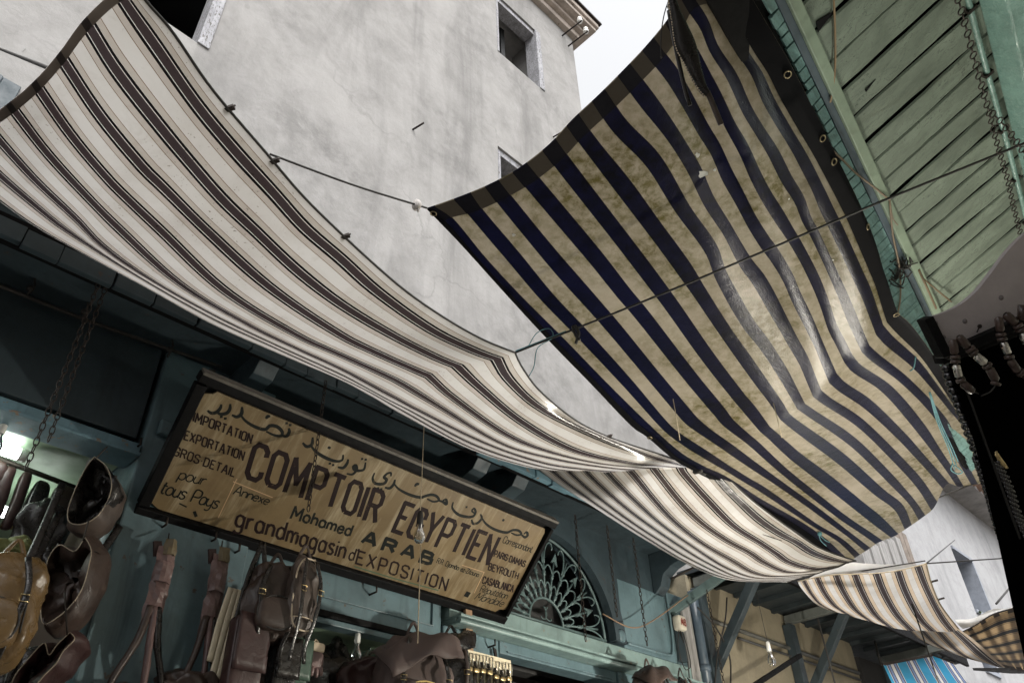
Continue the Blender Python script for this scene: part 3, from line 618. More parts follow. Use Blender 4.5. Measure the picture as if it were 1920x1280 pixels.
for x, y, r in ((1318,325,.016), (1308,290,.009), (1340,318,.006), (963,440,.007), (920,379,.009), (1479,373,.004), (1562,487,.004)):   # pale patches standing in for bright sky through torn holes
    q = onz(3.53, x, y)
    best = min(((i, k) for i in range(1, len(GN)-1) for k in range(1, len(vN)-1)), key=lambda ik: (GN[ik[0]][ik[1]]-EYE).normalized().dot((q-EYE).normalized())*-1)
    p = GN[best[0]][best[1]]; d = (p-EYE).length; dirq = (q-EYE).normalized(); nn = nrmN(*best); p = EYE+dirq*((p-EYE).dot(nn)/dirq.dot(nn))
    if nn.z > 0: nn = -nn
    o = nn.orthogonal().normalized(); qv = nn.cross(o)
    MB().prism([p+nn*.0012+(o*math.cos(a)+qv*math.sin(a))*r*random.uniform(.5, 1.1) for a in [2*math.pi*j/11 for j in range(11)]], nn*.0006).build('sky_hole_patch', CLW, nav)
# ------------------------------------------------------------------ the big painted shop sign, leaning out from the wall
SBL, SBR, STL, STR = Vector((-3.0, 1.035, 2.985)), Vector((-3.0, 3.02, 2.975)), Vector((-2.57, .985, 3.345)), Vector((-2.57, 2.965, 3.335))
SN = (SBR-SBL).cross(STL-SBL).normalized()
if SN.x < 0: SN = -SN
SU = (SBR-SBL).normalized(); SV = SN.cross(SU)
if SV.z < 0: SV = -SV
sign = thing('shop_sign', 'long cream painted wooden sign in a black frame lettered COMPTOIR EGYPTIEN and Arabic', 'sign', tuple((SBL+SBR)/2))
def signmat():
    m, t, b = newmat('aged_cream_sign_paint'); co = tc(t); cs = tc(t, (1.0, 7, 1.0)); n1 = nz(t, co, 2.5, 8, .65, .6); n2 = nz(t, cs, 2.2, 8, .7, .3); n3 = nz(t, co, 30, 8, .7)
    col = mix(t, ramp(t, n1, [(.3, 0), (.7, 1)]), (.115,.078,.037), (.185,.132,.064))
    col = mix(t, ramp(t, n2, [(.50, 0), (.68, .55)]), col, (.42,.36,.24)); col = mix(t, ramp(t, n2, [(.30, .6), (.42, 0)]), col, (.13,.085,.04))
    col = mix(t, ramp(t, n3, [(.62, 0), (.75, .5)]), col, (.14,.10,.06))
    t.links.new(col, b.inputs['Base Color']); b.inputs['Roughness'].default_value = .42; bump(t, b, n3, .2, .004); return m
SIGNM = signmat(); INK = ink('maroon_black_lettering', (.011,.005,.005), (.2,.14,.07)); INKG = ink('green_black_script', (.006,.008,.007), (.2,.14,.07))
SO = SBL-SN*.0
# board outline (worn corners)
corn = [(SBL, SU*.03+SV*.02), (SBR, -SU*.035+SV*.02), (STR, -SU*.03-SV*.025), (STL, SU*.035-SV*.03)]
P = [SBL+SU*.01+SV*.03, SBL+SU*.05+SV*.012, SBR-SU*.07+SV*.012, SBR-SU*.055+SV*.03, SBR-SU*.012+SV*.04, STR-SU*.015-SV*.05, STR-SU*.03-SV*.03, STL+SU*.06-SV*.02, STL+SU*.05-SV*.035, STL+SU*.02-SV*.045]
MB().prism([p-SN*.012 for p in P], SN*.012).build('panel', SIGNM, sign)
m = MB(); w = .04
for a, b, off in ((SBL, SBR, SV*-.012), (STL, STR, SV*.012)): m.beam(a-SU*.035+off, b+SU*.014+off, .04 if off.z < 0 else .036, .05, SN)
for a, b, off, wd_ in ((SBL, STL, SU*-.012, .045), (SBR, STR, SU*.002, .022)): m.beam(a+SV*.014+off, b-SV*.014+off, wd_, .046, SN)
m.build('frame', BLACKW, sign, .004)
Pb = [SBL-SU*.02, SBR+SU*.02, STR+SU*.02, STL-SU*.02]
MB().prism([p-SN*.04 for p in Pb], SN*.02).build('backboard', BLACKW, sign)
MB().beam(STL+SV*.034-SU*.03+SN*.0, STR+SV*.034+SU*.012, .012, .05, SN).build('top_moulding', paint('worn_frame_top', (.10,.09,.075), .6, .5, 8, .5, (.25,.19,.12)), sign)
for y in (1.5, 2.5):
    MB().beam(STL.lerp(STR, (y-1)/2)-SN*.04, (XF, y, 3.5), .02, .02).build('stay', IRON, sign)
CNT = [0]
def ribbon(mb, P, w, lift):
    """flat painted stroke of width w (number or list) on the sign plane"""
    n = len(P); L = []; Rr = []
    for i, p in enumerate(P):
        d0 = (P[i]-P[i-1]).normalized() if i else (P[1]-P[0]).normalized(); d1 = (P[i+1]-P[i]).normalized() if i < n-1 else d0
        d = d0+d1; d = d.normalized() if d.length > .1 else d1
        k = 1/max(.6, d.dot(d1)); s_ = SN.cross(d)*((w[i] if isinstance(w, list) else w)/2*k); L.append(p+s_+SN*lift); Rr.append(p-s_+SN*lift)
    mb.add(L+Rr, [(i, n+i, n+i+1, i+1) for i in range(n-1)])
def spx(x, y): return onp(SBL, SN, x, y)
FONT = {
'A': (.56, '0,0 .24,1 .32,1 .56,0|.1,.34 .46,.34'), 'B': (.5, '0,0 0,1 .34,1 .45,.9 .45,.62 .34,.53 0,.53|.34,.53 .5,.42 .5,.12 .38,0 0,0'),
'C': (.5, '.5,.72 .5,.88 .38,1 .12,1 0,.86 0,.14 .12,0 .38,0 .5,.12 .5,.28'), 'D': (.5, '0,0 0,1 .34,1 .5,.85 .5,.15 .34,0 0,0'),
'E': (.42, '.42,1 0,1 0,0 .42,0|0,.52 .36,.52'), 'G': (.5, '.5,.74 .5,.88 .38,1 .12,1 0,.86 0,.14 .12,0 .38,0 .5,.14 .5,.46 .28,.46'),
'H': (.5, '0,0 0,1|.5,0 .5,1|0,.5 .5,.5'), 'I': (.0, '0,0 0,1'), 'J': (.35, '.35,1 .35,.15 .22,0 .1,0 0,.15'), 'L': (.4, '0,1 0,0 .4,0'), 'M': (.66, '0,0 .04,1 .33,.3 .62,1 .66,0'),
'N': (.5, '0,0 0,1 .5,0 .5,1'), 'O': (.52, '.12,0 0,.14 0,.86 .12,1 .4,1 .52,.86 .52,.14 .4,0 .12,0'), 'P': (.48, '0,0 0,1 .36,1 .48,.88 .48,.56 .36,.44 0,.44'),
'R': (.5, '0,0 0,1 .36,1 .48,.88 .48,.62 .36,.5 0,.5|.28,.5 .5,0'), 'S': (.48, '.48,.76 .48,.88 .36,1 .12,1 0,.88 0,.66 .1,.56 .38,.46 .48,.36 .48,.12 .36,0 .12,0 0,.12 0,.24'),
'T': (.5, '0,1 .5,1|.25,1 .25,0'), 'U': (.5, '0,1 0,.14 .12,0 .38,0 .5,.14 .5,1'), 'X': (.52, '0,0 .52,1|0,1 .52,0'), 'Y': (.52, '0,1 .26,.46 .52,1|.26,.46 .26,0'), 'Z': (.48, '0,1 .48,1 0,0 .48,0'),
'8': (.46, '.12,.52 .02,.66 .02,.88 .14,1 .32,1 .44,.88 .44,.66 .34,.52 .12,.52 0,.38 0,.12 .12,0 .34,0 .46,.12 .46,.38 .34,.52'),
'.': (.06, '0,0 .06,.0'), '-': (.24, '0,.36 .24,.36'), '*': (.12, '.03,.46 .12,.46'), "'": (.06, '.08,1.05 0,.84'), ' ': (.3, ''),
'a': (.40, '.40,.62 .40,0|.40,.46 .3,.6 .14,.62 .02,.5 0,.3 .02,.12 .14,0 .28,.02 .40,.18'), 'c': (.36, '.36,.5 .26,.62 .12,.6 0,.45 0,.15 .12,0 .26,.0 .36,.12'), 'd': (.40, '.40,1 .40,0|.40,.46 .3,.6 .14,.62 .02,.5 0,.3 .02,.12 .14,0 .28,.02 .40,.18'),
'e': (.38, '0,.32 .38,.34 .36,.52 .26,.62 .12,.6 0,.44 0,.16 .12,0 .26,0 .37,.12'), 'g': (.40, '.40,.62 .40,-.2 .3,-.34 .1,-.34 .0,-.24|.40,.46 .3,.6 .14,.62 .02,.5 0,.3 .02,.14 .14,.02 .28,.04 .40,.2'),
'h': (.38, '0,1 0,0|0,.42 .14,.6 .28,.6 .38,.46 .38,0'), 'i': (.0, '0,.62 0,0|0,.78 0,.86'), 'j': (.1, '.1,.62 .1,-.2 0,-.32|.1,.78 .1,.86'), 'l': (.08, '0,1 0,.08 .08,0'), 'm': (.62, '0,.62 0,0|0,.44 .1,.6 .22,.6 .31,.46 .31,0|.31,.44 .42,.6 .54,.6 .62,.46 .62,0'),
'n': (.38, '0,.62 0,0|0,.42 .14,.6 .28,.6 .38,.46 .38,0'), 'o': (.40, '.12,0 0,.16 0,.46 .12,.62 .28,.62 .40,.46 .40,.16 .28,0 .12,0'), 'p': (.40, '0,.62 0,-.34|0,.46 .12,.6 .28,.62 .40,.46 .40,.14 .28,0 .12,.02 0,.16'),
'r': (.28, '0,.62 0,0|0,.4 .12,.58 .28,.6'), 's': (.34, '.34,.52 .24,.62 .08,.6 .02,.48 .1,.36 .28,.28 .34,.16 .26,.02 .1,0 0,.1'), 't': (.26, '.1,.92 .1,.12 .2,0 .28,.06|0,.64 .28,.64'), 'u': (.38, '0,.62 0,.14 .12,0 .24,.02 .38,.2|.38,.62 .38,0'), 'x': (.36, '0,0 .36,.62|0,.62 .36,0'),
'z': (.34, '0,.62 .34,.62 0,0 .34,0'),
'y': (.38, '0,.62 0,.2 .12,.04 .26,.08 .38,.24|.38,.62 .38,-.18 .26,-.34 .06,-.3'),
}
ACC = {'é': ('e', '.14,.72 .28,.9'), 'â': ('a', '.08,.72 .2,.86 .32,.72')}
def lettering(name, txt, bl, br, tl, wt, mat=None, gap=.2, slant=0.0, curl=0, parent=None, label=None, frame=None, upto=1):
    """paint txt along the line bl-br, cap height given by tl; wt = stroke weight as a share of the cap height"""
    f = frame or spx; A, B, T = f(*bl), f(*br), f(*tl); H = T-A
    ex = (B-A); items = []; x = 0
    for ch in txt:
        ac = None
        if ch in ACC: base, ac = ACC[ch]
        else: base = ch
        w, s_ = FONT[base]; items.append((x, s_+('|'+ac if ac else ''))); x += w+gap
    tot = x-gap; m = MB(); hh = H.length; wd = ex.length/tot
    for k, (x0, s_) in enumerate(items):
        for st in s_.split('|'):
            if not st: continue
            q = [tuple(map(float, p.split(','))) for p in st.split()]
            if curl and len(q) > 2: q = [tuple(v)[:2] for v in cr([(a, b, 0) for a, b in q], len(q)*3)]
            pts = [A+ex.normalized()*((x0+a)*wd+slant*b*hh)+H*b for a, b in q]
            run = [pts[0]]; runs = []
            for i in range(1, len(pts)):
                run.append(pts[i])
                if i < len(pts)-1 and (pts[i]-pts[i-1]).normalized().dot((pts[i+1]-pts[i]).normalized()) < .25:
                    runs.append(run); run = [pts[i]]
            runs.append(run)
            for run in runs:
                CNT[0] += 1
                if len(runs) > 1:      # square the ends into the corner
                    e = wt*hh*.35
                    run = [run[0]-(run[1]-run[0]).normalized()*e]+run[1:-1]+[run[-1]+(run[-1]-run[-2]).normalized()*e]
                ribbon(m, run, wt*hh, .0006+.000012*(CNT[0] % 60))
    return m.build(name, mat or INK, parent or sign, label=label)
L = lettering
L('lettering', 'COMPTOIR', (461,893), (703,979), (480,831), .145, gap=.26)
L('lettering', 'EGYPTIEN', (737,994), (914,1056), (760,942), .145, gap=.26)
L('lettering', 'IMPORTATION', (362,789), (470,830), (366,773), .17, gap=.24)
L('lettering', 'EXPORTATION', (345,823), (455,862), (349,807), .17, gap=.24)
L('lettering', 'GROS*DETAIL', (325,852), (438,893), (330,837), .17, gap=.24)
L('lettering', 'pour', (333,897), (382,909), (341,878), .10, INKG, .12, .12, 1)
L('lettering', 'tous Pays', (299,923), (405,953), (308,900), .11, INKG, .10, .15, 1)
L('lettering', 'Annexe', (437,925), (501,946), (443,909), .13, INKG, .10, .15, 1)
L('lettering', 'Mohamed', (545,970), (655,1004), (553,949), .19, INKG, .2)
L('lettering', 'ARAB', (678,1016), (806,1057), (686,996), .33, INKG, .36)
L('lettering', 'ARAB', (680,1015.4), (805.5,1055.4), (686.5,998.2), .045, SIGNM, .42) if False else None
L('lettering', 'grand', (440,985), (530,1011), (449,951), .13, INK, .2)
L('lettering', 'magasin', (536,1014), (644,1046), (545,981), .13, INK, .2)
L('lettering', "d'", (653,1048), (666,1051), (660,1026), .14, INK, .14)
L('lettering', 'EXPOSITION', (667,1055), (835,1106), (673,1032), .15, INK, .3)
L('lettering', 'R.R. Djamâa ez-Zitouna', (818,1054), (896,1081), (821,1045), .14, INKG, .12, .15)
L('lettering', 'Correspondant', (942,1016), (995,1035), (946,1004), .12, INKG, .10, .15, 1)
L('lettering', 'PARIS*DAMAS', (926,1042), (983,1062), (929,1031), .19, INK, .2)
L('lettering', 'BEYROUTH', (915,1067), (970,1085), (918,1055), .19, INK, .22)
L('lettering', 'CASABLANCA', (904,1092), (961,1109), (907,1080), .19, INK, .2)
L('lettering', 'Réputation', (899,1108), (949,1122), (904,1096), .11, INKG, .10, .15, 1)
L('lettering', 'Mondiale', (889,1122), (940,1136), (898,1110), .11, INKG, .10, .15, 1)
m = MB()
c3 = lambda x, y: spx(260+x/4.571, 690+y/4.571); c4 = lambda x, y: spx(640+x/4.571, 830+y/4.571)
def stroke(f, pts, w):
    CNT[0] += 1; P = cr([f(*p) for p in pts], len(pts)*4); n = len(P)
    ribbon(m, P, [w*(.45+.55*math.sin(math.pi*(i+.6)/(n+.2))) for i in range(n)], .0006+.000012*(CNT[0] % 60))
def dot(f, x, y, r=.008): CNT[0] += 1; p = f(x, y); ribbon(m, [p-SU*r*.6-SV*r*.3, p+SU*r*.6+SV*r*.3], r*1.3, .0006+.000012*(CNT[0] % 60))
WORDS = [MB() for _ in range(4)]
w_ = .0155
for f, P in ((c3, [(590,362),(625,385),(668,375),(700,340),(708,308)]), (c3, [(668,375),(700,392),(752,385),(780,352),(785,305)]), (c3, [(798,400),(842,416),(880,392),(886,330)]),
             (c3, [(868,392),(915,450),(1000,502),(1085,524),(1125,492),(1185,500),(1230,545),(1222,578),(1160,572),(1092,540)]), (c3, [(1225,576),(1268,582),(1290,545),(1286,512)]), (c3, [(1090,432),(1108,412),(1128,412)]),
             (c3, [(1405,638),(1440,670),(1482,655),(1492,590)]), (c3, [(1470,655),(1520,715),(1615,772),(1700,797),(1745,785),(1752,740)]), (c3, [(1705,845),(1752,852),(1785,815),(1796,778)]), (c3, [(1625,690),(1640,670)]),
             (c4, [(45,262),(95,268),(130,230),(122,192),(106,200),(112,226),(150,237),(192,226),(208,165)]),
             (c4, [(425,285),(424,256),(392,262),(366,292),(386,312),(372,342),(330,352),(286,342),(268,302),(284,255)]), (c4, [(372,380),(415,386),(448,352),(460,312)]),
             (c4, [(448,345),(490,392),(580,440),(680,466),(725,452),(770,442),(815,455),(836,490),(790,502),(735,478)]), (c4, [(836,494),(868,502),(900,522),(897,484),(868,490)]), (c4, [(628,372),(645,352),(668,352)]),
             (c4, [(958,505),(950,555),(1000,610),(1080,632),(1130,626),(1150,592),(1136,560),(1118,578),(1140,602)]), (c4, [(1115,655),(1130,690),(1170,682),(1202,642),(1192,608)]),
             (c4, [(1196,630),(1240,692),(1320,742),(1418,766),(1470,745),(1520,750),(1542,780),(1502,788),(1455,768)]), (c4, [(1542,784),(1574,806),(1596,790),(1586,762),(1562,780)]), (c4, [(1380,668),(1396,652)])):
    k_ = 0 if (f is c3 and P[0][0] < 1350) else 1 if (f is c3 or P[0][0] < 200) else 2 if P[0][0] < 940 and P[0][0] not in () and min(q[0] for q in P) < 930 and max(q[0] for q in P) < 930 else 3
    m = WORDS[k_]; stroke(f, P, w_)
for f, x, y in ((c3,708,415),(c3,742,430),(c3,1268,470),(c3,1298,486),(c3,1638,815),(c3,1666,828),(c4,178,136),(c4,208,142),(c4,315,386),(c4,342,394),(c4,1072,548)):
    m = WORDS[0 if (f is c3 and x < 1350) else 1 if (f is c3 or x < 230) else 2 if x < 930 else 3]; dot(f, x, y)
for m in WORDS: m.build('arabic_word', INKG, sign)
RULE = plain('pale_line', (.42,.28,.16), .5)
for a, b in (((444,897),(409,970)), ((437,902),(511,932)), ((866,1058.5),(908,1072)), ((908,1071),(889,1111))):
    CNT[0] += 1; m = MB(); ribbon(m, [spx(*a), spx(*b)], .004, .0005+.000012*(CNT[0] % 60)); m.build('ruled_line', RULE, sign)
m = MB(); ribbon(m, [spx(350,950), spx(344,947), spx(336,943)], .006, .0006); ribbon(m, [spx(364,958), spx(368,968)], .012, .0006)
m.build('ink_blot', INKG, sign); m = MB(); ribbon(m, [spx(872,1112), spx(880,1115)], .03, .0005); m.build('ink_blot', INKG, sign)
m = MB(); ribbon(m, [spx(664,1061), spx(740,1084), spx(822,1106)], .006, .0007); m.build('green_rule', plain('green_line', (.05,.10,.06), .5), sign)

# ------------------------------------------------------------------ chains, ropes, bulbs
def chain(name, P, link, wire, mat, label, every=1.0):
    t = MB(); L = [0]; P = [Vector(p) for p in P]
    P = cr(P, max(8, int(sum((b-a).length for a, b in zip(P, P[1:]))/(link*1.45))))
    for i, (a, b) in enumerate(zip(P, P[1:])):
        d = (b-a).normalized(); o = d.orthogonal().normalized(); q = d.cross(o)
        s_ = (o*math.cos(.6)+q*math.sin(.6)) if i % 2 else (-o*math.sin(.6)+q*math.cos(.6)); c = (a+b)/2; h = (b-a).length*.62
        t.tube([c+d*(h*math.cos(2*math.pi*k/12))+s_*(link*.42*math.sin(2*math.pi*k/12)) for k in range(12)], wire, 5, True)
    return tag(t.build(name, mat), label, 'chain')
def plumb(X, x, y, drop): p = onx(X, x, y); return [p, p-UP*drop]
p = onx(-2.62, 193, 511); q = onx(-2.62, 72, 816)
chain('hanging_chain', [p, p+(q-p)*.5+Vector((.01,0,0)), q-UP*.12], .019, .0022, IRON, 'rusty chain before the dark fascia, left one of the pair at far left')
p2 = onx(-2.64, 205, 520); q2 = onx(-2.64, 90, 800)
chain('hanging_chain', [p2, p2-UP*.5, p2-UP*.72], .019, .0022, IRON, 'rusty chain before the dark fascia, right one of the pair at far left')
for x, y, dr, lb in ((611,714,.62,'thin chain hanging in front of the P of COMPTOIR on the shop sign'), (1078,965,.68,'thin chain hanging in front of the iron fanlight grille'), (1138,985,.52,'dark chain hanging beside the right foot of the arch'), (1187,1008,.62,'dark chain hanging against the pale teal panel right of the arch')):
    chain('hanging_chain', plumb(-2.56, x, y, dr), .017, .0022, IRON, lb)
chain('hanging_chain', plumb(-2.7, 1325, 1105, .75), .017, .0022, IRON, 'thin chain hanging before the beige wall beside the dark post')
p = onx(-3.55, 60, 805); chain('hanging_chain', [p, p-UP*.2], .03, .004, IRON, 'short chain hanging from the green ceiling beside the fluorescent tube')
def bulb(P, drop, label, socket=CORD, socketm=None, cordm=ROPE, s=1.0, extra=0):
    P = Vector(P); t = thing('hanging_bulb', label, 'light bulb', tuple(P)); b = P-UP*drop
    MB().tube([P, b], .0018, 6).build('cord', cordm, t)
    MB().lathe([(.004,.02),(.014*s,.012),(.017*s,-.03*s),(.016*s,-.05*s),(0,-.05*s)], b, n=14).build('socket', socketm or CORD, t)
    MB().lathe([(.013*s,-.05*s),(.013*s,-.065*s),(.020*s,-.085*s),(.030*s,-.11*s),(.028*s,-.13*s),(.016*s,-.147*s),(0,-.151*s)], b, n=20).build('glass_bulb', GLASS, t)
    MB().tube([b-UP*.055*s, b-UP*.09*s+Vector((.006,0,0)), b-UP*.09*s-Vector((.006,0,0)), b-UP*.056*s], .0012, 5).build('filament', STEEL, t)
    return t
p = onx(-2.46, 795, 800); bulb(p, .44, 'clear unlit bulb on a pale cord hanging in front of the shop sign', s=.85)
MB_ = MB(); q = onx(-2.46, 788, 1040); e = onx(-2.46, 783, 1205); tag(MB().tube([q+UP*.05, e+UP*.0], .0022, 6).build('hanging_string', ROPE), 'thin pale string hanging below the clear bulb down to a large maroon backpack', 'string')
p = onx(-2.6, 1418, 1109); bulb(p, .36, 'bulb in a white socket on a dark cord before the beige wall', socketm=CERAM, cordm=CORD, s=.95)
p = onz(2.735, 672, 1180); bulb(p, .02, 'bulb in a white holder under the green ceiling of the middle bay', socketm=CERAM, s=.8)
p = onz(3.2, 12, 786); bulb(p, .02, 'bulb holder under the green ceiling of the left bay', socketm=CERAM, s=.8)
def rope(name, P, r, mat, label, cat='rope', n=24): return tag(MB().tube(cr(P, n), r, 6).build(name, mat), label, cat)
a, b = onx(-2.92, -20, 528), onx(-2.92, 415, 688); rope('wall_rope', [a, a.lerp(b, .4)-UP*.012, b], .008, CORD, 'dark rope strung along the top of the dark fascia')
for x, y, d in ((57,541,.10),(158,585,.12),(318,655,.13)):
    p = onx(-2.915, x, y); m = MB(); m.tube([p+UP*.05, p+Vector((0,.01,.02)), p-UP*d*.3], .005, 6); m.soft(p, Vector((.012,0,0)), Vector((0,.014,0)), Vector((0,0,.012)), n=8, m=6); tag(m.build('rope_knot', CORD), {57:'small knot tied on the wall rope, far left', 158:'knot on the wall rope where the left chains cross', 318:'knot with a hanging end on the wall rope, nearest the sign'}[x], 'knot')
# rope between the white awning and the green canopy
K = GA[46][0]; e1 = onz(3.30, 1661, 374); e2 = onz(3.42, 1925, 267); 
rope('tie_rope', [K, K.lerp(e1, .5)-UP*.008, e1], .0038, CORD, 'twisted dark rope stretched under the navy awning from the white awning to the green canopy')
rope('tie_rope', [e1, e2], .0038, CORD, 'dark rope continuing across the green canopy boards to the top right')
tw = MB(); q = K.lerp(e1, .17); tw.tube([K+Vector((.004,0,.004)), q], .0042, 6); d = (q-K)
lp = K+d*.25; tw.tube(cr([lp, lp+UP*.05+d*.2, lp+UP*.045+d*.45, lp+d*.5, lp+d*.2-UP*.02, lp-UP*.10+d*.1, lp-UP*.13], 24), .0018, 5); tag(tw.build('nylon_twine', TWINE), 'pale blue nylon twine knotted at the corner of the white awning', 'twine')
kn = MB(); q = K.lerp(e1, .20); kn.tube(cr([q+UP*.01, q-UP*.03+d*.05, q-UP*.07-d*.02], 8), .006, 6); kn.tube(cr([q+UP*.012-d*.05, q-UP*.04+d*.0, q-UP*.06+d*.06], 8), .005, 6); tag(kn.build('rope_knot', CORD), 'frayed knot on the tie rope under the edge of the navy awning', 'knot')
a, b = onz(3.43, 506, 289), GN[0][0]+Vector((0,0,.0)); rope('stay_rope', [a, a.lerp(b, .5)-UP*.01, b], .0035, CORD, 'dark rope tying the left corner of the navy awning to the white awning')
kn = MB(); q = a.lerp(b, .94); kn.soft(q, Vector((.018,0,0)), Vector((0,.014,0)), Vector((0,0,.016)), n=8, m=6, jit=.01); kn.tube([q, q-UP*.03], .004, 5); tag(kn.build('rope_knot', plain('white_knot', (.45,.42,.4), .8)), 'pale knot at the left corner of the navy awning', 'knot')
a, b = onx(-3.1, -10, 88), onz(3.42, 98, 131); rope('stay_rope', [a, b], .006, CORD, 'dark rope running from the wall to the near hem of the white awning, top left')
p = onz(3.36, 1305, 880); kn = MB(); kn.soft(p, Vector((.03,0,0)), Vector((0,.02,0)), Vector((0,0,.016)), n=10, m=8, jit=.02); kn.tube([p, p+Vector((.03,.03,-.03))], .005, 5); tag(kn.build('rope_knot', CORD), 'dark knot joining the two white awnings and the navy awning', 'knot')
a, b = onz(3.62, 1880, 895-10), onz(3.55, 1515, 1012); rope('tie_rope', [a, a.lerp(b, .5)-UP*.02, b], .005, CORD, 'thin rope crossing the far end of the navy awning')
p = onz(3.5, 1536, 1001); kn = MB(); kn.soft(p, Vector((.014,0,0)), Vector((0,.014,0)), Vector((0,0,.012)), n=10, m=8, jit=.012); kn.tube(cr([p, p+Vector((.01,.03,-.03)), p+Vector((.03,.05,-.05))], 8), .003, 6); kn.tube(cr([p, p+Vector((-.01,.02,-.03)), p+Vector((.0,.06,-.06))], 8), .003, 6); tag(kn.build('rope_knot', TWINE), 'blue green knot at the far corner of the navy awning', 'knot')
a, b, c_ = GC[0][0], onx(-3.25, 1790, 1012), onx(-3.25, 1935, 880); rope('guy_rope', [a, b], .005, CORD, 'dark rope from the third awning up to the white house window'); rope('guy_rope', [a, onz(4.0, 1940, 1042)], .005, CORD, 'thin level rope from the third awning to the right edge')
rope('guy_rope', [onz(3.9, 1868, 1131), onx(-3.3, 1935, 1052)], .01, CORD, 'rope from the tartan awning up across the white house')
rope('guy_rope', [GC[0][-1], GC[0][0]+UP*.02], .0045, CORD, 'rope along the near edge of the third awning')
# strings hanging from the navy awning at the right
tw = MB(); p = onz(3.40, 1712, 640); e = onz(3.25, 1796, 870)
tw.tube(cr([onz(3.45,1717,668), onz(3.42,1713,690), onz(3.42,1706,695)], 8), .003, 5)
for k in range(3): tw.tube(cr([onz(3.42, 1742+k, 735), onz(3.36, 1757+k*3, 790), onz(3.3, 1778+k*4, 840), onz(3.27, 1790+k*3, 880-k*8)], 16), .0026, 5)
tw.tube(cr([onz(3.27,1786,868), onz(3.25,1783,880), onz(3.24,1796,888), onz(3.24,1805,885), onz(3.26,1790,872)], 14), .003, 5)
tag(tw.build('nylon_twine', TWINE), 'blue nylon twine dangling from the right side of the navy awning', 'twine')
tag(MB().tube([onz(3.3, 1784, 730), onz(3.2, 1826, 850)], .0035, 6).build('hanging_string', ROPE), 'pale straight string hanging beside the black bead necklaces', 'string')
for x, y, x2, y2, lb in ((1450,755,1466,820,'fine white thread hanging from the crease of the navy awning'), (1262,748,1275,825,'fine grey thread hanging near the left edge of the navy awning')):
    tag(MB().tube([onz(3.34, x, y), onz(3.24, x2, y2)], .0018, 5).build('hanging_string', ROPE), lb, 'string')
# ------------------------------------------------------------------ goods hung on the shop front
# frames: local x runs along the street (+Y), local y points out to the street (+X), z is up
AX, AY = Vector((0, 1, 0)), Vector((1, 0, 0))
def turn(a): return AX*math.cos(a)+AY*math.sin(a), AY*math.cos(a)-AX*math.sin(a)
def backpack(name, label, cat, X, top, w, h, mat, d=.16, rot=0, pocket=True, flap=0, zipm=None, group=None, tilt=0, seed=1, loop=True, pleat=0.0):
    """top = pixel of the hanging point; body hangs below it"""
    P = onx(X, *top); ex, ey = turn(rot); t = thing(name, label, cat, tuple(P), group)
    c = P-UP*(h*.56)
    body = MB().soft(c, ex*w/2, ey*d/2, UP*h/2, 3.4, 44, 30, lambda u, v, z: (u*(1-.22*max(0, z)**2+.03*math.sin(z*6+seed)), v*(1-.35*max(0, z)+pleat*math.cos(u*11)+.06*math.sin(z*9+u*4+seed)), z), .022, seed); body.build('body', mat, t)
    if pocket:
        pc = c-UP*h*.20+ey*d*.46; MB().soft(pc, ex*w*.34, ey*d*.22, UP*h*.22, 3.6, 22, 14, None, .006, seed+2).build('front_pocket', mat, t)
        MB().tube([pc+ex*(w*.33*math.cos(a))+UP*(h*.21*math.sin(a))+ey*d*.15 for a in [2*math.pi*k/24 for k in range(24)]], .0035, 6, True).build('piping', zipm or PIPING, t)
    if flap:
        G = []
        for i in range(9):
            a = i/8*math.pi*.46-.25; row = []
            for k in range(13):
                s_ = (k/12*2-1); row.append(c+UP*h*(.40+.12*math.cos(a*1.3)-.11*s_*s_-.10*i/8*flap-.2*max(0, i-4)/8+.12*s_+.02*math.sin(s_*6+i))+ex*(s_*w*.54*(1-.12*(i/8)**3))+ey*(d*.75*math.sin(a)+.01*math.sin(s_*5+i)))
            G.append(row)
        f = MB().grid(G).build('flap', mat, t); so_ = f.modifiers.new('thick', 'SOLIDIFY'); so_.thickness = .006
    if not pocket and not flap: MB().tube([c+ex*(w*.44*math.copysign(abs(math.cos(a))**.6, math.cos(a))*(1-.22*max(0, math.sin(a))**2))+UP*(h*.44*math.copysign(abs(math.sin(a))**.6, math.sin(a)))+ey*d*.34 for a in [2*math.pi*k/40 for k in range(40)]], .0035, 6, True).build('piping', zipm or PIPING, t)
    if loop: MB().tube(cr([P-UP*h*.08-ex*.03, P-ex*.02+UP*.0, P+UP*.03, P+ex*.02, P-UP*h*.08+ex*.03], 16), .007, 6, flat=.5).build('hanging_loop', mat, t)
    MB().tube(cr([c+UP*h*.46+ey*d*.30+ex*w*.16, c+UP*h*.2+ey*d*.52+ex*w*.30, c-UP*h*.25+ey*d*.5+ex*w*.36], 14), .0035, 6).build('zip', zipm or PIPING, t)
    sm_ = LDARK if mat is not LDARK else LBROWN
    for sg in (-1, 1):
        o = MB(); Q = cr([c+UP*h*.42+ex*sg*w*.18+ey*d*.42, c+UP*h*.1+ex*sg*w*.30+ey*d*.60, c-UP*h*.30+ex*sg*w*.26+ey*d*.56, c-UP*h*.62+ex*sg*w*.20+ey*d*.30, c-UP*h*.80+ex*sg*w*.24+ey*d*.28], 18); o.tube(Q, .009, 6, flat=.25, fu=ey); o.build('strap', sm_, t)
        MB().tube([Q[6]+ex*a_*.013+UP*b_*.010+ey*.004 for a_, b_ in ((-1,-1),(1,-1),(1,1),(-1,1))], .002, 6, True).build('buckle', BRASS, t)
    MB().tube([c-UP*h*.30+ex*(w*.47*math.cos(a))+ey*(d*.47*math.sin(a)) for a in [math.pi*k/16 for k in range(17)]], .0022, 5).build('seam', PIPING if zipm is PIPING else CORD, t)
    return t
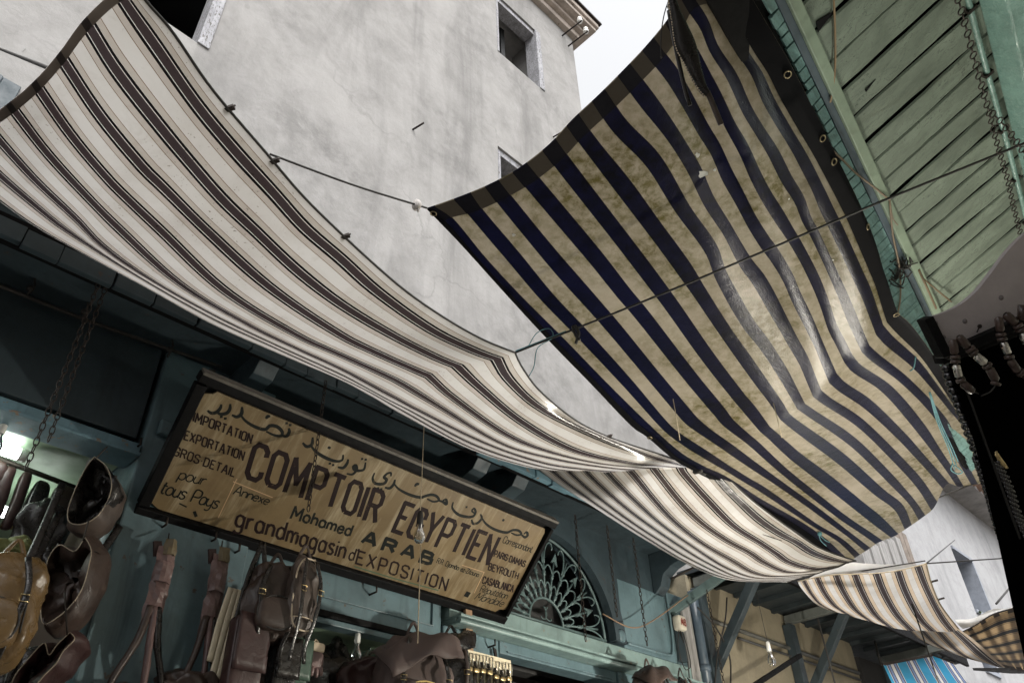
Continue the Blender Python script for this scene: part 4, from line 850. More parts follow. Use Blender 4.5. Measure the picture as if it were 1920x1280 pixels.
def pouch(name, label, cat, X, c, w, h, d, mat, rot=0, seed=1, rim=None, p=3):
    P = onx(X, *c); ex, ey = turn(rot); t = thing(name, label, cat, tuple(P-UP*h/2)); MB().soft(P, ex*w/2, ey*d/2, UP*h/2, p, 40, 28, lambda u, v, z: (u*(1-.15*z+.05*math.sin(z*7+seed)), v*(1+.15*math.sin(u*6+z*5+seed)), z), .028, seed).build('body', mat, t); return t, P, ex, ey
RIM = plain('raw_leather_edge', (.30,.245,.18), .6)
def openbag(label, X, px_, mouth, d, mat, lin, nrm, seed, body=1.12):
    """open-mouthed leather bag hung on its side: outer wall, dark crumpled lining, pale rim; mouth traced as an outline lying in the bag's own slanted plane"""
    P = onx(X, *px_); ax = nrm.normalized(); t = thing('open_leather_bag', label, 'bag', tuple(P))
    M = cr([onp(P, ax, x, y) for x, y in mouth]+[onp(P, ax, *mouth[0])], 48); c = sum(M[:-1], Vector())/48
    nzv = lambda p, k, s_: noise.noise_vector(p*s_+Vector((seed, 0, 0)))*k
    G = [[c+(p-c)*k-ax*z+(nzv(p-ax*z, .016, 9)+nzv(p-ax*z, .006, 30) if z > .01 else Vector()) for p in M] for k, z in ((1, 0), (1+.3*(body-1), d*.1), (1+.7*(body-1), d*.25), (body, d*.5), (body*.93, d*.8), (.7, d), (.1, d*1.03))]
    MB().grid(G).build('body', mat, t)
    G = [[c+(p-c)*k-ax*z+(nzv(p-ax*z, .05, 11)+nzv(p-ax*z, .02, 28) if z > .01 else Vector()) for p in M] for k, z in ((.995, 0), (.985, d*.1), (.95, d*.25), (.85, d*.45), (.6, d*.6), (.3, d*.5), (.08, d*.55))]
    MB().grid(G).build('lining', lin, t)
    MB().tube(M[:-1], .0019, 6, True).build('rim', RIM, t)
    MB().tube(cr([P+UP*.22, c.lerp(M[0], .9)], 6), .003, 5).build('hook_wire', IRON, t); return t
k1 = lambda *P: [(x/4.571, 740+y/4.571) for x, y in P]; k2 = lambda *P: [(x/4.571, 1000+y/4.571) for x, y in P]
openbag('open round brown leather bag with a pale stitched rim hanging under the lintel at left', -2.93, (170,935), k1((810,530),(900,600),(945,690),(955,800),(905,940),(820,1050),(700,1108),(595,1090),(582,990),(640,820),(700,690),(758,590)), .15, LGREY, LDARK, AY*.8-AX*.75, 1)
openbag('folded open brown leather bag with angular flaps, below the round open bag', -2.90, (130,1090), k2((730,30),(782,140),(765,260),(712,450),(640,575),(540,680),(380,775),(350,640),(375,420),(420,200),(510,95),(640,150)), .16, LBROWN, LBROWN, AY*.75-AX*.8, 2, 1.2)
openbag('maroon leather bag with a crumpled open top at the bottom left', -2.84, (80,1240), k2((600,845),(640,900),(545,1000),(480,1110),(390,1200),(260,1330),(100,1350),(120,1230),(240,1075),(380,935),(420,1040),(490,950)), .17, LMAROON, LMAROON, AY*.8-AX*.6, 3, 1.25)
backpack('backpack', 'glossy golden tan leather backpack at the left edge', 'backpack', -2.72, (30,1030), .25, .335, LTAN, .2, .3, True, 0, CORD, seed=4)
pouch('leather_bag', 'black leather bag squeezed behind the open brown bags at left', 'bag', -3.22, (70,1010), .18, .30, .08, LDARK, .4, 5)
pouch('leather_bag', 'yellow green cloth bag in the left bay behind the tan backpack', 'bag', -3.1, (28,1022), .12, .10, .06, plain('yellow_green_cloth', (.13,.14,.045), .7), .2, 6)
pouch('leather_bag', 'very dark bag at the bottom left corner under the tan backpack', 'bag', -3.0, (15,1262), .2, .2, .1, LDARK, .3, 8)
# purses hanging from a rail inside the left bay
rl = MB(); rl.tube([onx(-3.35, -60, 838), onx(-3.35, 205, 938)], .011, 8); tag(rl.build('hanging_rail', IRON), 'dark rail across the left bay carrying leather purses', 'rail')
NM = ['leftmost purse on the rail, maroon with a gilt clasp', 'maroon purse on the rail, second from the left', 'narrow dark maroon purse on the rail, middle one of five', 'dark brown purse on the rail, fourth from the left', 'brown purse at the right end of the rail']
for k, x in enumerate((-8, 22, 50, 82, 130)):
    P = onx(-3.34, x, 862+k*13); w = (.10,.055,.045,.07,.11)[k]; h = (.24,.26,.24,.30,.27)[k]; t = thing('hanging_purse', NM[k], 'purse', tuple(P), 'leather purses on the rail')
    MB().soft(P-UP*h*.5, AX*w/2, AY*.03, UP*h/2, 4, 16, 12, None, .01, k).build('body', (LMAROON, LMAROON, LMAROON, LDARK, LBROWN)[k], t); MB().beam(P-UP*(h*.92)-AX*w*.45, P-UP*(h*.92)+AX*w*.45, .012, .02).build('clasp', BRASS, t)
for k, (x0, y0, x1, y1, lb) in enumerate(((225,985,150,1075,'shiny black leather strap slanting below the round open bag, upper one'), (118,905,40,1080,'shiny black leather strap hanging behind the round open bag'), (70,1120,10,1290,'shiny black leather strap at the lower left beside the tan backpack'), (110,960,60,1060,'short shiny black leather strap above the tan backpack'))):
    A_, B_ = onx(-3.0, x0, y0), onx(-2.92, x1, y1); o = MB().tube(cr([A_, A_.lerp(B_, .5)-UP*.03, B_], 12), .014, 6, flat=.25, fu=AY); tag(o.build('leather_strap', LDARK), lb, 'strap')
# strap bundles on the pilaster
def straps(label, X, top, ln, w, mat, seed, spread=.05):
    P = onx(X, *top); t = thing('strap_bundle', label, 'leather straps', tuple(P)); random.seed(seed)
    def band(mb, Q, ws, th=.004):          # flat leather band with crumpled edges
        Q = cr(Q, 26); n = len(Q); L = []
        for i, p in enumerate(Q):
            tw = .35*noise.noise(p*6+Vector((seed, 0, 0))); sx = (AX*math.cos(tw)+AY*math.sin(tw)); k = ws[0]+(ws[1]-ws[0])*i/(n-1); k *= 1+.18*noise.noise(p*25)
            L.append([p-sx*k/2+AY*.004*noise.noise(p*40), p+AY*.010, p+sx*k/2+AY*.004*noise.noise(p*33)])
        mb.grid(L); return mb
    def crumple(wd, z0, z1, dep, sd, rag=.006):      # stiff folded hide: flat facets, torn edges
        rw = []; n = 15
        for i in range(n+1):
            z = z0+(z1-z0)*i/n; cx = .006*noise.noise(Vector((sd, z*14, 1)))
            rw.append([P-UP*(z+.008*noise.noise(Vector((k*3.1, z*9, sd))))+AX*(cx+wd*(k/4-.5)+rag*noise.noise(Vector((sd+k, z*45, 2)))*(k in (0, 4)))+AY*(dep+.010*noise.noise(Vector((k*1.7+sd, z*22, 4)))+.012*math.sin(math.pi*k/4)) for k in range(5)])
        g = MB(); g.add([p for r in rw for p in r], [(i*5+k, i*5+k+1, (i+1)*5+k+1, (i+1)*5+k) for i in range(n) for k in range(4)], False); return g
    for nm, wd, z0, z1, dep, sd, ma in (('wrapped_band', w*.92, .015, ln*.66, .012, seed, mat), ('outer_fold', w*.78, ln*.16, ln*.33, .024, seed+3, mat), ('torn_top', w*.55, -.012, .045, .026, seed+7, plain('ochre_leather', (.11,.085,.045), .6))):
        o = crumple(wd, z0, z1, dep, sd).build(nm, ma, t); o.modifiers.new('thick', 'SOLIDIFY').thickness = .005
    MB().beam(P+AX*(-w*.55)+UP*.005, P-AX*w*.35-UP*.05, .03, .012, AY).build('tag_end', LMAROON, t)
    for sg, ma in ((-1, LBROWN), (1, LDARK), (.25, mat)):
        o = band(MB(), [P-UP*ln*.52+AX*sg*w*.2+AY*.02, P-UP*ln*.80+AX*sg*(w*.35+.01)+AY*.03, P-UP*ln*1.12+AX*sg*(w*.5+spread)+AY*.03, P-UP*ln*1.5+AX*sg*(w*.5+spread*1.3)+AY*.02], (w*.36, w*.22)).build('strap', ma, t); o.modifiers.new('thick', 'SOLIDIFY').thickness = .003
    o = MB().soft(P-UP*ln*1.42+AY*.0, AX*.10, AY*.05, UP*ln*.36, 4, 24, 16, None, .03, seed+2).build('hung_bag', LBROWN, t)
    MB().tube([P+UP*.0, onx(XF+.05, top[0]+3, top[1]-22)], .003, 5).build('wire', IRON, t); return t
straps('bundle of dusty maroon leather straps hung on the teal pilaster, left one of two', -2.93, (314,1022), .46, .075, LPINK, 11)
straps('bundle of dusty maroon leather straps hung on the teal pilaster, right one by the bay', -2.93, (414,1036), .50, .072, LPINK, 12, .04)
# handbag with long straps
def handbag(label, X, c, w, h, d, mat, sm, sl, seed, name='handbag'):
    P = onx(X, *c); t = thing(name, label, 'handbag', tuple(P-UP*h/2)); MB().soft(P, AX*w/2, AY*d/2, UP*h/2, 7, 26, 16, None, .006, seed).build('body', mat, t)
    G = [[P+AX*(w*.5*(k/8*2-1))+AY*(d*.5+.012)+UP*(h*.5-h*.75*i/6) for k in range(9)] for i in range(7)]; f = MB().grid(G).build('flap', mat, t); f.modifiers.new('thick', 'SOLIDIFY').thickness = .006
    Q = P+UP*(h/2+sl)
    for s_ in (-1, 1): MB().tube(cr([P+AX*(s_*w*.42)+UP*h*.4, P+AX*(s_*w*.25)+UP*(h*.5+sl*.55), Q], 14), .011, 6, flat=.35, fu=AY).build('strap', sm, t)
    return t
handbag('dark maroon flap handbag on long black straps hanging at the left of the middle bay', -2.80, (458,1226), .135, .27, .07, LMAROON, LDARK, .30, 21)
handbag('small black handbag hanging beside the dark green one', -2.82, (528,1250), .10, .2, .07, LDARK, LDARK, .22, 22)
handbag('dark green leather handbag hanging low in the middle bay', -2.82, (552,1252), .09, .2, .06, LGREEN, LDARK, .16, 23)
backpack('backpack', 'dark brown pleated leather backpack hanging under the sign', 'backpack', -2.80, (520,1052), .24, .30, LBROWN, .14, .15, True, 0, CORD, seed=25, pleat=.2)
backpack('sling_bag', 'narrow grey brown sling bag with a pale zip hanging from the sign', 'bag', -2.74, (573,1036), .14, .32, LGREY, .12, -.1, False, 0, PIPING, seed=26)
t = backpack('backpack', 'large maroon canvas backpack with a turned up flap and yellow zip', 'backpack', -2.70, (775,1180), .33, .44, plain('maroon_canvas', (.06,.04,.035), .75, scale=40), .24, .25, True, 1, YZIP, seed=27)
backpack('backpack', 'black leather bag hanging behind the large maroon backpack', 'backpack', -2.82, (845,1185), .2, .38, LDARK, .2, .6, False, .6, CORD, seed=28)
backpack('backpack', 'brown bag with cords hanging at the bottom right of the arched window', 'backpack', -2.72, (1213,1245), .24, .34, LBROWN, .16, 0, True, .5, PIPING, seed=29)
backpack('backpack', 'small dark bag hanging at the bottom beside the bag with cords', 'backpack', -2.76, (1276,1262), .13, .26, LDARK, .1, 0, True, 0, CORD, seed=30)
pouch('leather_bag', 'dark bag in the shade behind the hand shaped pouch', 'bag', -3.2, (625,1250), .14, .26, .10, LDARK, .2, 31)
pouch('leather_bag', 'maroon bag lying low between the plastic sheet and the large backpack', 'bag', -2.9, (672,1275), .2, .2, .12, LMAROON, .2, 32)
pouch('leather_bag', 'small red brown purse behind the straps of the maroon handbag', 'bag', -3.1, (500,1215), .12, .12, .07, LMAROON, .2, 33)
pouch('leather_bag', 'black bags massed in the bottom of the middle bay', 'bag', -3.0, (600,1275), .34, .22, .1, LDARK, .2, 34)
pouch('leather_bag', 'dusty maroon bag behind the black straps of the flap handbag', 'bag', -3.2, (420,1225), .16, .18, .1, LMAROON, .3, 41)
backpack('backpack', 'dark brown backpack hanging low behind the pleated one', 'backpack', -2.95, (500,1130), .2, .3, LBROWN, .12, .3, True, 0, CORD, seed=43)
pouch('leather_bag', 'dark brown bag at the bottom of the pilaster between the two strap bundles', 'bag', -2.92, (350,1290), .22, .14, .12, LBROWN, .2, 44)
# hand-shaped pouch on a cord
P = onx(-2.80, 592, 1236); t = thing('hand_pouch', 'small pink hand shaped leather pouch with white edging on a pale cord', 'pouch', tuple(P))
m = MB(); m.soft(P, AX*.034, AY*.012, UP*.034, 3, 16, 10)
for k, (dx, ln, an) in enumerate(((-.027,.030,-.25),(-.010,.038,-.08),(.008,.040,.06),(.024,.032,.2))):
    b = P+AX*dx-UP*.022; e = b-UP*ln*math.cos(an)+AX*ln*math.sin(an); m.tube([b, b.lerp(e, .5), e, e-UP*.003], [.0095,.0095,.008,.003], 8)
b = P-AX*.03+UP*.005; m.tube([b, b-AX*.02-UP*.012, b-AX*.03-UP*.03], [.0095,.009,.004], 8); m.build('hand', LPINK, t)
m = MB(); m.soft(P+UP*.046, AX*.031, AY*.014, UP*.018, 5, 14, 8); m.build('cuff', PIPING, t)
m = MB(); Q = onx(-2.80, 592, 1198)
for s_ in (-1, 1): m.tube([P+AX*(s_*.028)+UP*.05, Q], .003, 5)
m.build('cord', PIPING, t)
# pale straps left of the pleated backpack
P = onx(-2.88, 447, 1105); m = MB()
for k in range(3): m.tube(cr([P+AX*(k*.02-.03), P+AX*(k*.025-.05)-UP*.14, P-UP*(.28+.06*k)+AX*(.02*k-.06)], 12), .014, 6, flat=.3, fu=AY)
tag(m.build('cream_straps', CREAM), 'cream leather straps hanging beside the right strap bundle', 'straps')
# transparent wrapped goods in the middle bay
m, tt, b = newmat('printed_plastic'); co = tc(tt); n1 = nz(tt, co, 9, 4, .5, .5); tt.links.new(ramp(tt, n1, [(.38, (.25,.24,.2)), (.47, (.42,.38,.32)), (.52, (.16,.3,.27)), (.56, (.5,.47,.42))]), b.inputs['Base Color']); b.inputs['Roughness'].default_value = .15
G = []
A0, A1, B0_, B1_ = onx(-3.25, 640, 1232), onx(-3.25, 745, 1196), onx(-3.05, 585, 1300), onx(-3.05, 745, 1300)
for i in range(14): G.append([A0.lerp(A1, k/13).lerp(B0_.lerp(B1_, k/13), i/13)+AY*(.03*math.sin(k*1.3+i*.7))+UP*.012*math.sin(k*2.1+i) for k in range(14)])
tag(MB().grid(G).build('plastic_sheet', m), 'crumpled printed plastic sheet over goods under the green ceiling', 'plastic sheet')
# wooden lath and belt rack
tag(MB().beam(onx(-2.985, 877, 1143), onx(-2.985, 880, 1232), .045, .02, AY).build('wooden_lath', WOOD, None, .002), 'bare brown wooden lath nailed upright below the sign corner', 'lath')
ra, rb = onx(-2.93, 866, 1222), onx(-2.93, 958, 1245); rd = (rb-ra)
rk = thing('belt_rack', 'cream wooden rack board holding black belts beside the wooden lath', 'rack', tuple((ra+rb)/2))
MB().prism([ra+UP*.02, rb+UP*.02, rb-UP*.36, ra-UP*.36], (-.012, 0, 0)).build('board', CREAM, rk)
BP = ra.lerp(rb, .10)+AY*.01; bt = thing('hanging_belt', 'black leather belt with a square buckle on the cream rack', 'belt', tuple(BP), 'black belts on the cream rack')
w = .022; MB().tube([BP-UP*.03, BP-UP*.20, BP-UP*.40], .016, 6, flat=.2, fu=AY).build('strap', LDARK, bt)
m = MB(); z = [BP+AX*(sx*w)+UP*sz+AY*.008 for sx, sz in ((-1,.0),(1,.0),(1,-.055),(-1,-.055))]; m.tube(z, .0035, 6, True); m.tube([BP-UP*.005+AY*.008, BP-UP*.055+AY*.012], .003, 6); bk = m.build('buckle', STEEL, bt); MB().soft(BP-UP*.075+AY*.01, AX*.017, AY*.006, UP*.010, 5, 12, 8).build('keeper', BRASS, bk)
BL = ['black belt at the left end of the cream rack, beside the black bag', 'black belt second from the left on the cream rack', 'black belt third from the left on the cream rack', 'black belt in the middle of the cream rack', 'black belt third from the right on the cream rack', 'black belt second from the right on the cream rack', 'black belt at the right end of the cream rack']
bt['label'] = BL[0]
for k in range(1, 7): dup(bt, tuple(BP+rd*(.133*k)+UP*random.uniform(-.012, .012)), BL[k])

# ------------------------------------------------------------------ next shop: brackets, small canopy, beige wall
nb = thing('beige_shop', 'beige plastered shop beyond the teal front with a dark timber canopy on struts', 'shop', (XF, 6.5, 0))
m = MB(); wall_x(m, XF-.3, XF-.05, 5.02, 7.75, 0, 3.72, []); m.build('wall', PLASTY, nb)
m = MB(); m.box((XF-.3, 4.68, 0), (XF-.01, 5.0, 3.5)); m.build('pier', TEAL, nb, .006)
m = MB(); m.box((XF-.3, 7.76, 0), (XF-.02, 8.3, 3.6)); m.build('pier', DARKIN, nb)
m = MB(); m.box((XF-.3, 5.05, 3.725), (-2.60, 9.4, 3.765)); 
for k in range(15): m.box((XF-.04, 5.1+k*.29, 3.69), (-2.61, 5.14+k*.29, 3.724))
m.build('canopy', plain('dark_canopy', (.02,.027,.03), .55), nb)
m = MB(); m.box((-2.60, 5.0, 3.68), (-2.57, 9.4, 3.78)); m.build('canopy_edge', BLACKW, nb, .004)
m = MB(); m.tube([(XF-.03, 5.1, 3.42), (XF-.03, 7.7, 3.44)], .016, 8); m.build('pipe', plain('grey_pipe', (.1,.1,.09), .5), nb)
m = MB(); m.tube([(XF-.03, 5.6, 3.36), (XF-.03, 7.7, 3.38)], .010, 8); m.build('pipe', plain('dark_pipe', (.05,.05,.05), .5), nb)
DK = paint('dark_blue_timber', (.035,.05,.058), .5, .4, 4, .25, (.1,.08,.06))
for y, lb in ((5.10, 'a'), (6.45, 'b'), (8.35, 'c')):
    b = nb; m = MB(); m.box((XF-.045, y-.045, 2.86), (XF+.03, y+.045, 3.62)); m.build('bracket_post', DK, b, .004)
    MB().beam((XF-.02, y, 3.66), (-2.45, y-.02, 3.655), .06, .07).build('bracket_arm', paint('worn_bracket', (.11,.12,.11), .6, .4, 5, .4), b, .004)
    MB().beam((XF+.03, y, 3.05), (-2.52, y, 3.61), .06, .065).build('bracket_strut', DK, b, .004)
# bracket end of the teal shop with corrugated sheet and the A8 box
MB().beam((XF-.02, 4.70, 3.36), (-2.55, 5.05, 3.70), .05, .06).build('bracket_arm', paint('teal_bracket', (.09,.14,.14), .55, .4, 5, .5), nb, .003)
m = MB(); m.tube([(XF+.03, 4.95, 3.55), (XF+.03, 4.95, 3.2), (XF+.03, 4.95, 2.7)], .035, 10); m.lathe([(.035,0),(.043,0),(.043,.04),(.035,.04)], (XF+.03, 4.95, 3.0)); m.build('drainpipe', plain('slate_blue_pipe', (.06,.085,.11), .4), nb)
m = MB(); m.box((XF-.0, 4.80, 2.8), (XF+.02, 4.90, 3.45)); m.build('board', WOODG, nb)
m = MB(); m.beam((XF+.02, 4.72, 3.30), (XF+.03, 4.70, 3.02), .05, .03); m.build('hinge_bar', TEALD, nb)
P = onx(-2.97, 1274, 1168); ex = AX
bx = thing('junction_box', 'small white electrical box lettered A8 above the corner of the teal shop', 'box', tuple(P))
m = MB(); m.soft(P, AX*.045, AY*.03, UP*.05, 6, 20, 12); m.build('case', plain('dirty_white_plastic', (.5,.46,.38), .5), bx)
SN_, SO_ = SN, None
q = P+AY*.0325
def bxf(u, v): return q+AX*u+UP*v
_SN = SN; SN = AY.copy()
lettering('lettering', 'A8', (-.026,-.02), (.026,-.02), (-.026,.022), .2, plain('red_brown_ink', (.2,.03,.02), .5), .25, parent=bx, frame=bxf); SN = _SN
m = MB(); m.tube(cr([P-UP*.05, P-UP*.2+AX*.03, P-UP*.4+AX*.01, P-UP*.6], 14), .004, 5); m.tube(cr([P-UP*.05-AX*.02, P-UP*.16-AX*.06, P-UP*.3-AX*.02, P-UP*.26+AX*.06, P-UP*.06+AX*.03], 20), .003, 5); m.build('cable', CORD, bx)
tag(MB().tube(cr([onx(-2.9, 1130, 1150), onx(-2.86, 1180, 1175), onx(-2.86, 1215, 1168), onx(-2.8, 1290, 1115)], 24), .004, 6).build('wire', plain('brown_wire', (.2,.13,.08), .6)), 'brown wire sagging across the teal panel right of the arch', 'wire')
m = MB(); m.tube(cr([onx(-2.8, 1308, 1138), onx(-2.85, 1345, 1180), onx(-2.9, 1368, 1230), onx(-2.9, 1370, 1290)], 20), .006, 6); m.tube(cr([onx(-2.85, 1363, 1120), onx(-2.85, 1360, 1160), onx(-2.9, 1345, 1230), onx(-2.9, 1340, 1290)], 20), .006, 6)
tag(m.build('cable', CORD), 'two black cables drooping before the beige wall beside the first strut', 'cable')
tag(MB().tube([onx(-2.5, 1533, 1158), onx(-2.5, 1568, 1290)], .006, 6).build('cable', CORD), 'straight black cord hanging from the dark canopy edge', 'cable')
tag(MB().beam(onx(-2.75, 1405, 1290), onx(-2.75, 1500, 1228), .03, .03).build('iron_bar', BLACKW), 'dark slanting bar in front of the beige wall', 'bar')
tag(MB().tube([onx(-2.9, 1258, 1085), onx(-2.7, 1345, 1040)], .008, 6).build('iron_bar', IRON), 'thin iron rod above the corner of the teal shop', 'bar')

# ------------------------------------------------------------------ farther houses on the left side
XH = -3.3
h = thing('low_house', 'low grey house with weathered planks beyond the navy awning', 'building', (XH, 9, 0))
m = MB(); m.box((XH-4, 8.6, 0), (XH, 10.9, 4.55)); m.build('wall', PLASTW, h)
m = MB()
for k in range(9): m.box((XH-.2, 8.6+k*.16, 4.56), (XH+.30-.02*(k % 2), 8.745+k*.16, 4.9+.06*k))
m.build('plank_screen', WOODG, h, .004)
m = MB()
for k in range(6): m.beam((XH+.1, 10.05+k*.15, 4.56), (XH+.1, 10.10+k*.15, 5.75-.0*k), .135, .05, AY)
m.build('weathered_shutter', paint('brown_grey_planks', (.22,.18,.15), .8, .4, 6, .4, (.06,.05,.04)), h)
m = MB(); m.lathe([(.02,.0),(.16,.0),(.2,.05),(.19,.06),(.15,.015),(0,.01)], onx(-3.0, 1665, 1212), (1,-.7,.2), 24); m.build('satellite_dish', plain('dish_white', (.6,.6,.58), .4), h)
wh = thing('white_house', 'whitewashed house with narrow window slits and a grey eave at the far right', 'building', (XH, 14, 0))
m = MB(); wall_x(m, XH-.5, XH, 10.95, 28, 0, 7.55, [(13.35, 14.25, 5.25, 6.30), (17.2, 18.0, 5.3, 6.3), (12.7, 13.3, 4.3, 4.75)]); m.build('wall', PLASTW, wh)
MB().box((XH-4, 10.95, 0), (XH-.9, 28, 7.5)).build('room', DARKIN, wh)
for (a, b, c, d) in ((13.35, 14.25, 5.25, 6.30), (17.2, 18.0, 5.3, 6.3), (12.7, 13.3, 4.3, 4.75)):
    m = MB(); m.box((XH-.35, b-.06, c), (XH+.02, b, d)); m.box((XH-.35, a, d-.05), (XH+.03, b-.06, d)); m.box((XH-.35, a, c), (XH+.03, b-.06, c+.05)); f = m.build('window_frame', plain('blue_grey_frame', (.25,.27,.31), .6), wh)
    MB().box((XH-.38, a+.0, c+.051), (XH-.36, b-.061, d-.051)).build('pane', plain('dark_pane', (.04,.045,.055), .2), f)
m = MB(); m.box((XH-.5, 10.7, 7.55), (XH+.42, 29, 7.62)); m.build('eave', STONE, wh)
m = MB(); random.seed(3)
for k in range(60): y = 10.6+k*.3; m.tube([(XH-.4, y, 7.78), (XH+.56, y+random.uniform(-.02,.02), 7.66)], .12, 8)
m.build('roof_tile', paint('terracotta', (.22,.13,.09), .8, .4, 3, .3, (.08,.06,.05)), wh)
pl = thing('sprouting_plant', 'small weeds sprouting below the slit window of the white house', 'plant', (XH, 13.7, 5.2)); m = MB(); random.seed(5)
for k in range(90):
    p = Vector((XH+.02+random.random()*.16, 13.3+random.random()*1.2, 5.05+random.random()*.25)); d = Vector((random.uniform(-1,1), random.uniform(-1,1), random.uniform(-.6,1))).normalized()*.06; s_ = d.cross(UP).normalized()*.02
    m.add([p, p+d*.5+s_, p+d, p+d*.5-s_], [(0,1,2,3)])
m.build('foliage', plain('weed_leaf', (.05,.075,.03), .6), pl); MB().tube([(XH, 13.8, 5.2), (XH+.1, 13.8, 5.3)], .01).build('stem', IRON, pl)
# blue stall cover
rowsU = [(0, [(1648,1243),(1680,1246),(1747,1228)], None)]
tb = thing('stall_cover', 'bright blue striped stall cover with a pitched front at the bottom right', 'awning', tuple(onx(-2.9, 1720, 1260)))
L0, L1, L2 = onx(-2.2, 1656, 1245), onx(-2.2, 1747, 1228), onx(-2.05, 1788, 1243); D0, D1, D2 = onx(-1.9, 1690, 1310), onx(-1.8, 1800, 1310), onx(-1.75, 1850, 1320)
G = [[(L0.lerp(L1, k/16) if k <= 16 else L1.lerp(L2, (k-16)/6)).lerp(D0.lerp(D1, k/16) if k <= 16 else D1.lerp(D2, (k-16)/6), i/8)-UP*(.03*math.sin(math.pi*i/8)) for k in range(23)] for i in range(9)]
sheet('sheet', G, [k/6.0+.1 for k in range(23)], CLU, tb)
m = MB(); m.tube([L0, L1, L2], .012, 6); m.build('frame_pole', IRON, tb)
tag(MB().tube([onx(-2.8, 1640, 1200), onx(-2.8, 1652, 1245)], .01, 6).build('cable', CORD), 'short black cord above the blue stall cover', 'cable')
tag(MB().tube([onx(-3.2, 1757, 1212), onx(-3.2, 1800, 1290)], .012, 6).build('cable', CORD), 'black cord running down past the blue stall cover', 'cable')
sc_ = MB(); p0, p1 = onx(-3.0, 1825, 1256), onx(-3.0, 1895, 1262)
tag(sc_.prism([p0, p1, p1+AY*.5-UP*.1, p0+AY*.5-UP*.1], (0, 0, .03)).build('small_canopy', DARKIN), 'small dark canopy under the tartan awning', 'canopy')
# ------------------------------------------------------------------ right side: sloping green timber canopy
ED = Vector((-.1564, .9877, 0)); EN = Vector((.9877, .1564, 0)); E0 = Vector((-.242, 1.359, 3.6)); SL = EN*math.cos(R(25))+UP*math.sin(R(25)); UPN = SL.cross(ED).normalized()
if UPN.z < 0: UPN = -UPN
cp = lambda s_, t, h=0: E0+ED*s_+SL*t+UPN*h          # along the eave, up the slope, above the boards
gc = thing('timber_canopy', 'pale green boarded timber canopy with peeling paint overhanging at the right', 'canopy', tuple(cp(0, .3)))
BGREEN = paint('flaking_green_boards', (.175,.215,.17), .5, .35, 2.2, .35, (.05,.06,.045), stretch=(1.2,4,4), bst=.5, dirt=.45, crack=.9)
m = MB(); random.seed(12); s_ = -2.2
TIN = .62
while s_ < 3.2:
    w = random.choice((.095,.11,.12,.125)); gap = random.choice((.002,.003,.004,.006)); warp = random.uniform(-.006,.006); rows = []
    nn = 14
    for k in range(nn+1):
        t = .045+(TIN-.045)*k/nn; bo = warp*math.sin(t*6+s_)+random.uniform(-.0012,.0012); e0 = .0025*noise.noise(Vector((s_*9, t*11, 0))); e1 = .0025*noise.noise(Vector((s_*9+4, t*13, 3)))
        rows.append((cp(s_+gap+e0, t, bo+.003), cp(s_+gap+.006+e0, t, bo-.002), cp(s_+w*.5, t, bo-.002+.004*noise.noise(Vector((s_*5, t*4, 8)))), cp(s_+w-gap-.006+e1, t, bo-.002), cp(s_+w-gap+e1, t, bo+.003)))
    b = len(m.v); m.add([p for r in rows for p in r], [(i*5+k, i*5+k+1, (i+1)*5+k+1, (i+1)*5+k) for i in range(nn) for k in range(4)], False)
    s_ += w
sf = m.build('soffit_boards', BGREEN, gc)
MB().prism([cp(-2.2, -.16, .016), cp(3.2, -.16, .016), cp(3.2, 1.0, .016), cp(-2.2, 1.0, .016)], UPN*.03).build('roof_deck', BLACKW, gc)
TRIM = paint('pale_green_trim', (.21,.27,.20), .5, .3, 3, .3, (.08,.08,.06))
MB().beam(cp(-2.2, .030, -.012), cp(3.2, .030, -.012), .034, .018, UPN).build('trim_strip', TRIM, gc, .003)
MB().beam(cp(-2.2, .002, .002), cp(3.2, .002, .002), .022, .012, UPN).build('slate_batten', paint('slate_paint', (.06,.085,.105), .5, .3, 4), gc)  # grey-blue batten between trim strip and split edge board
m = MB(); s_ = -2.2; random.seed(5)
while s_ < 3.2:
    w = random.uniform(.02, .075); j = random.uniform(-.007, .007); j2 = random.uniform(-.003, .003); xt = .042+.10*min(1, max(0, (s_-.6)/.9))
    m.add([cp(s_+.001, -.010, 0), cp(s_+w-.003, -.010, 0), cp(s_+w-.003-j*.4, -xt+j, -.004+j2), cp(s_+.002, -xt+j*.6, -.004+j2), cp(s_+.001, -.010, .014), cp(s_+w-.003, -.010, .014), cp(s_+w-.003, -xt+j, .010), cp(s_+.002, -xt+j*.6, .010)], [(0,1,2,3),(7,6,5,4),(0,4,5,1),(1,5,6,2),(2,6,7,3),(3,7,4,0)]); s_ += w
m.build('split_edge_board', paint('turquoise_split_wood', (.15,.27,.26), .6, .4, 9, .55, (.05,.05,.045), stretch=(6,1.5,6)), gc, .0015)
# lifted flake of a board, slits
m = MB(); q = onp(cp(0,0), UPN, 1528, 40); r_ = onp(cp(0,0), UPN, 1562, 20); v_ = onp(cp(0,0), UPN, 1532, 60)
m.prism([q-UPN*.006, r_-UPN*.005, v_-UPN*.006], UPN*.002); m.prism([onp(cp(0,0), UPN, 1620, 168)-UPN*.005, onp(cp(0,0), UPN, 1640, 148)-UPN*.005, onp(cp(0,0), UPN, 1622, 172)-UPN*.005], UPN*.002); m.build('split', BLACKW, gc)
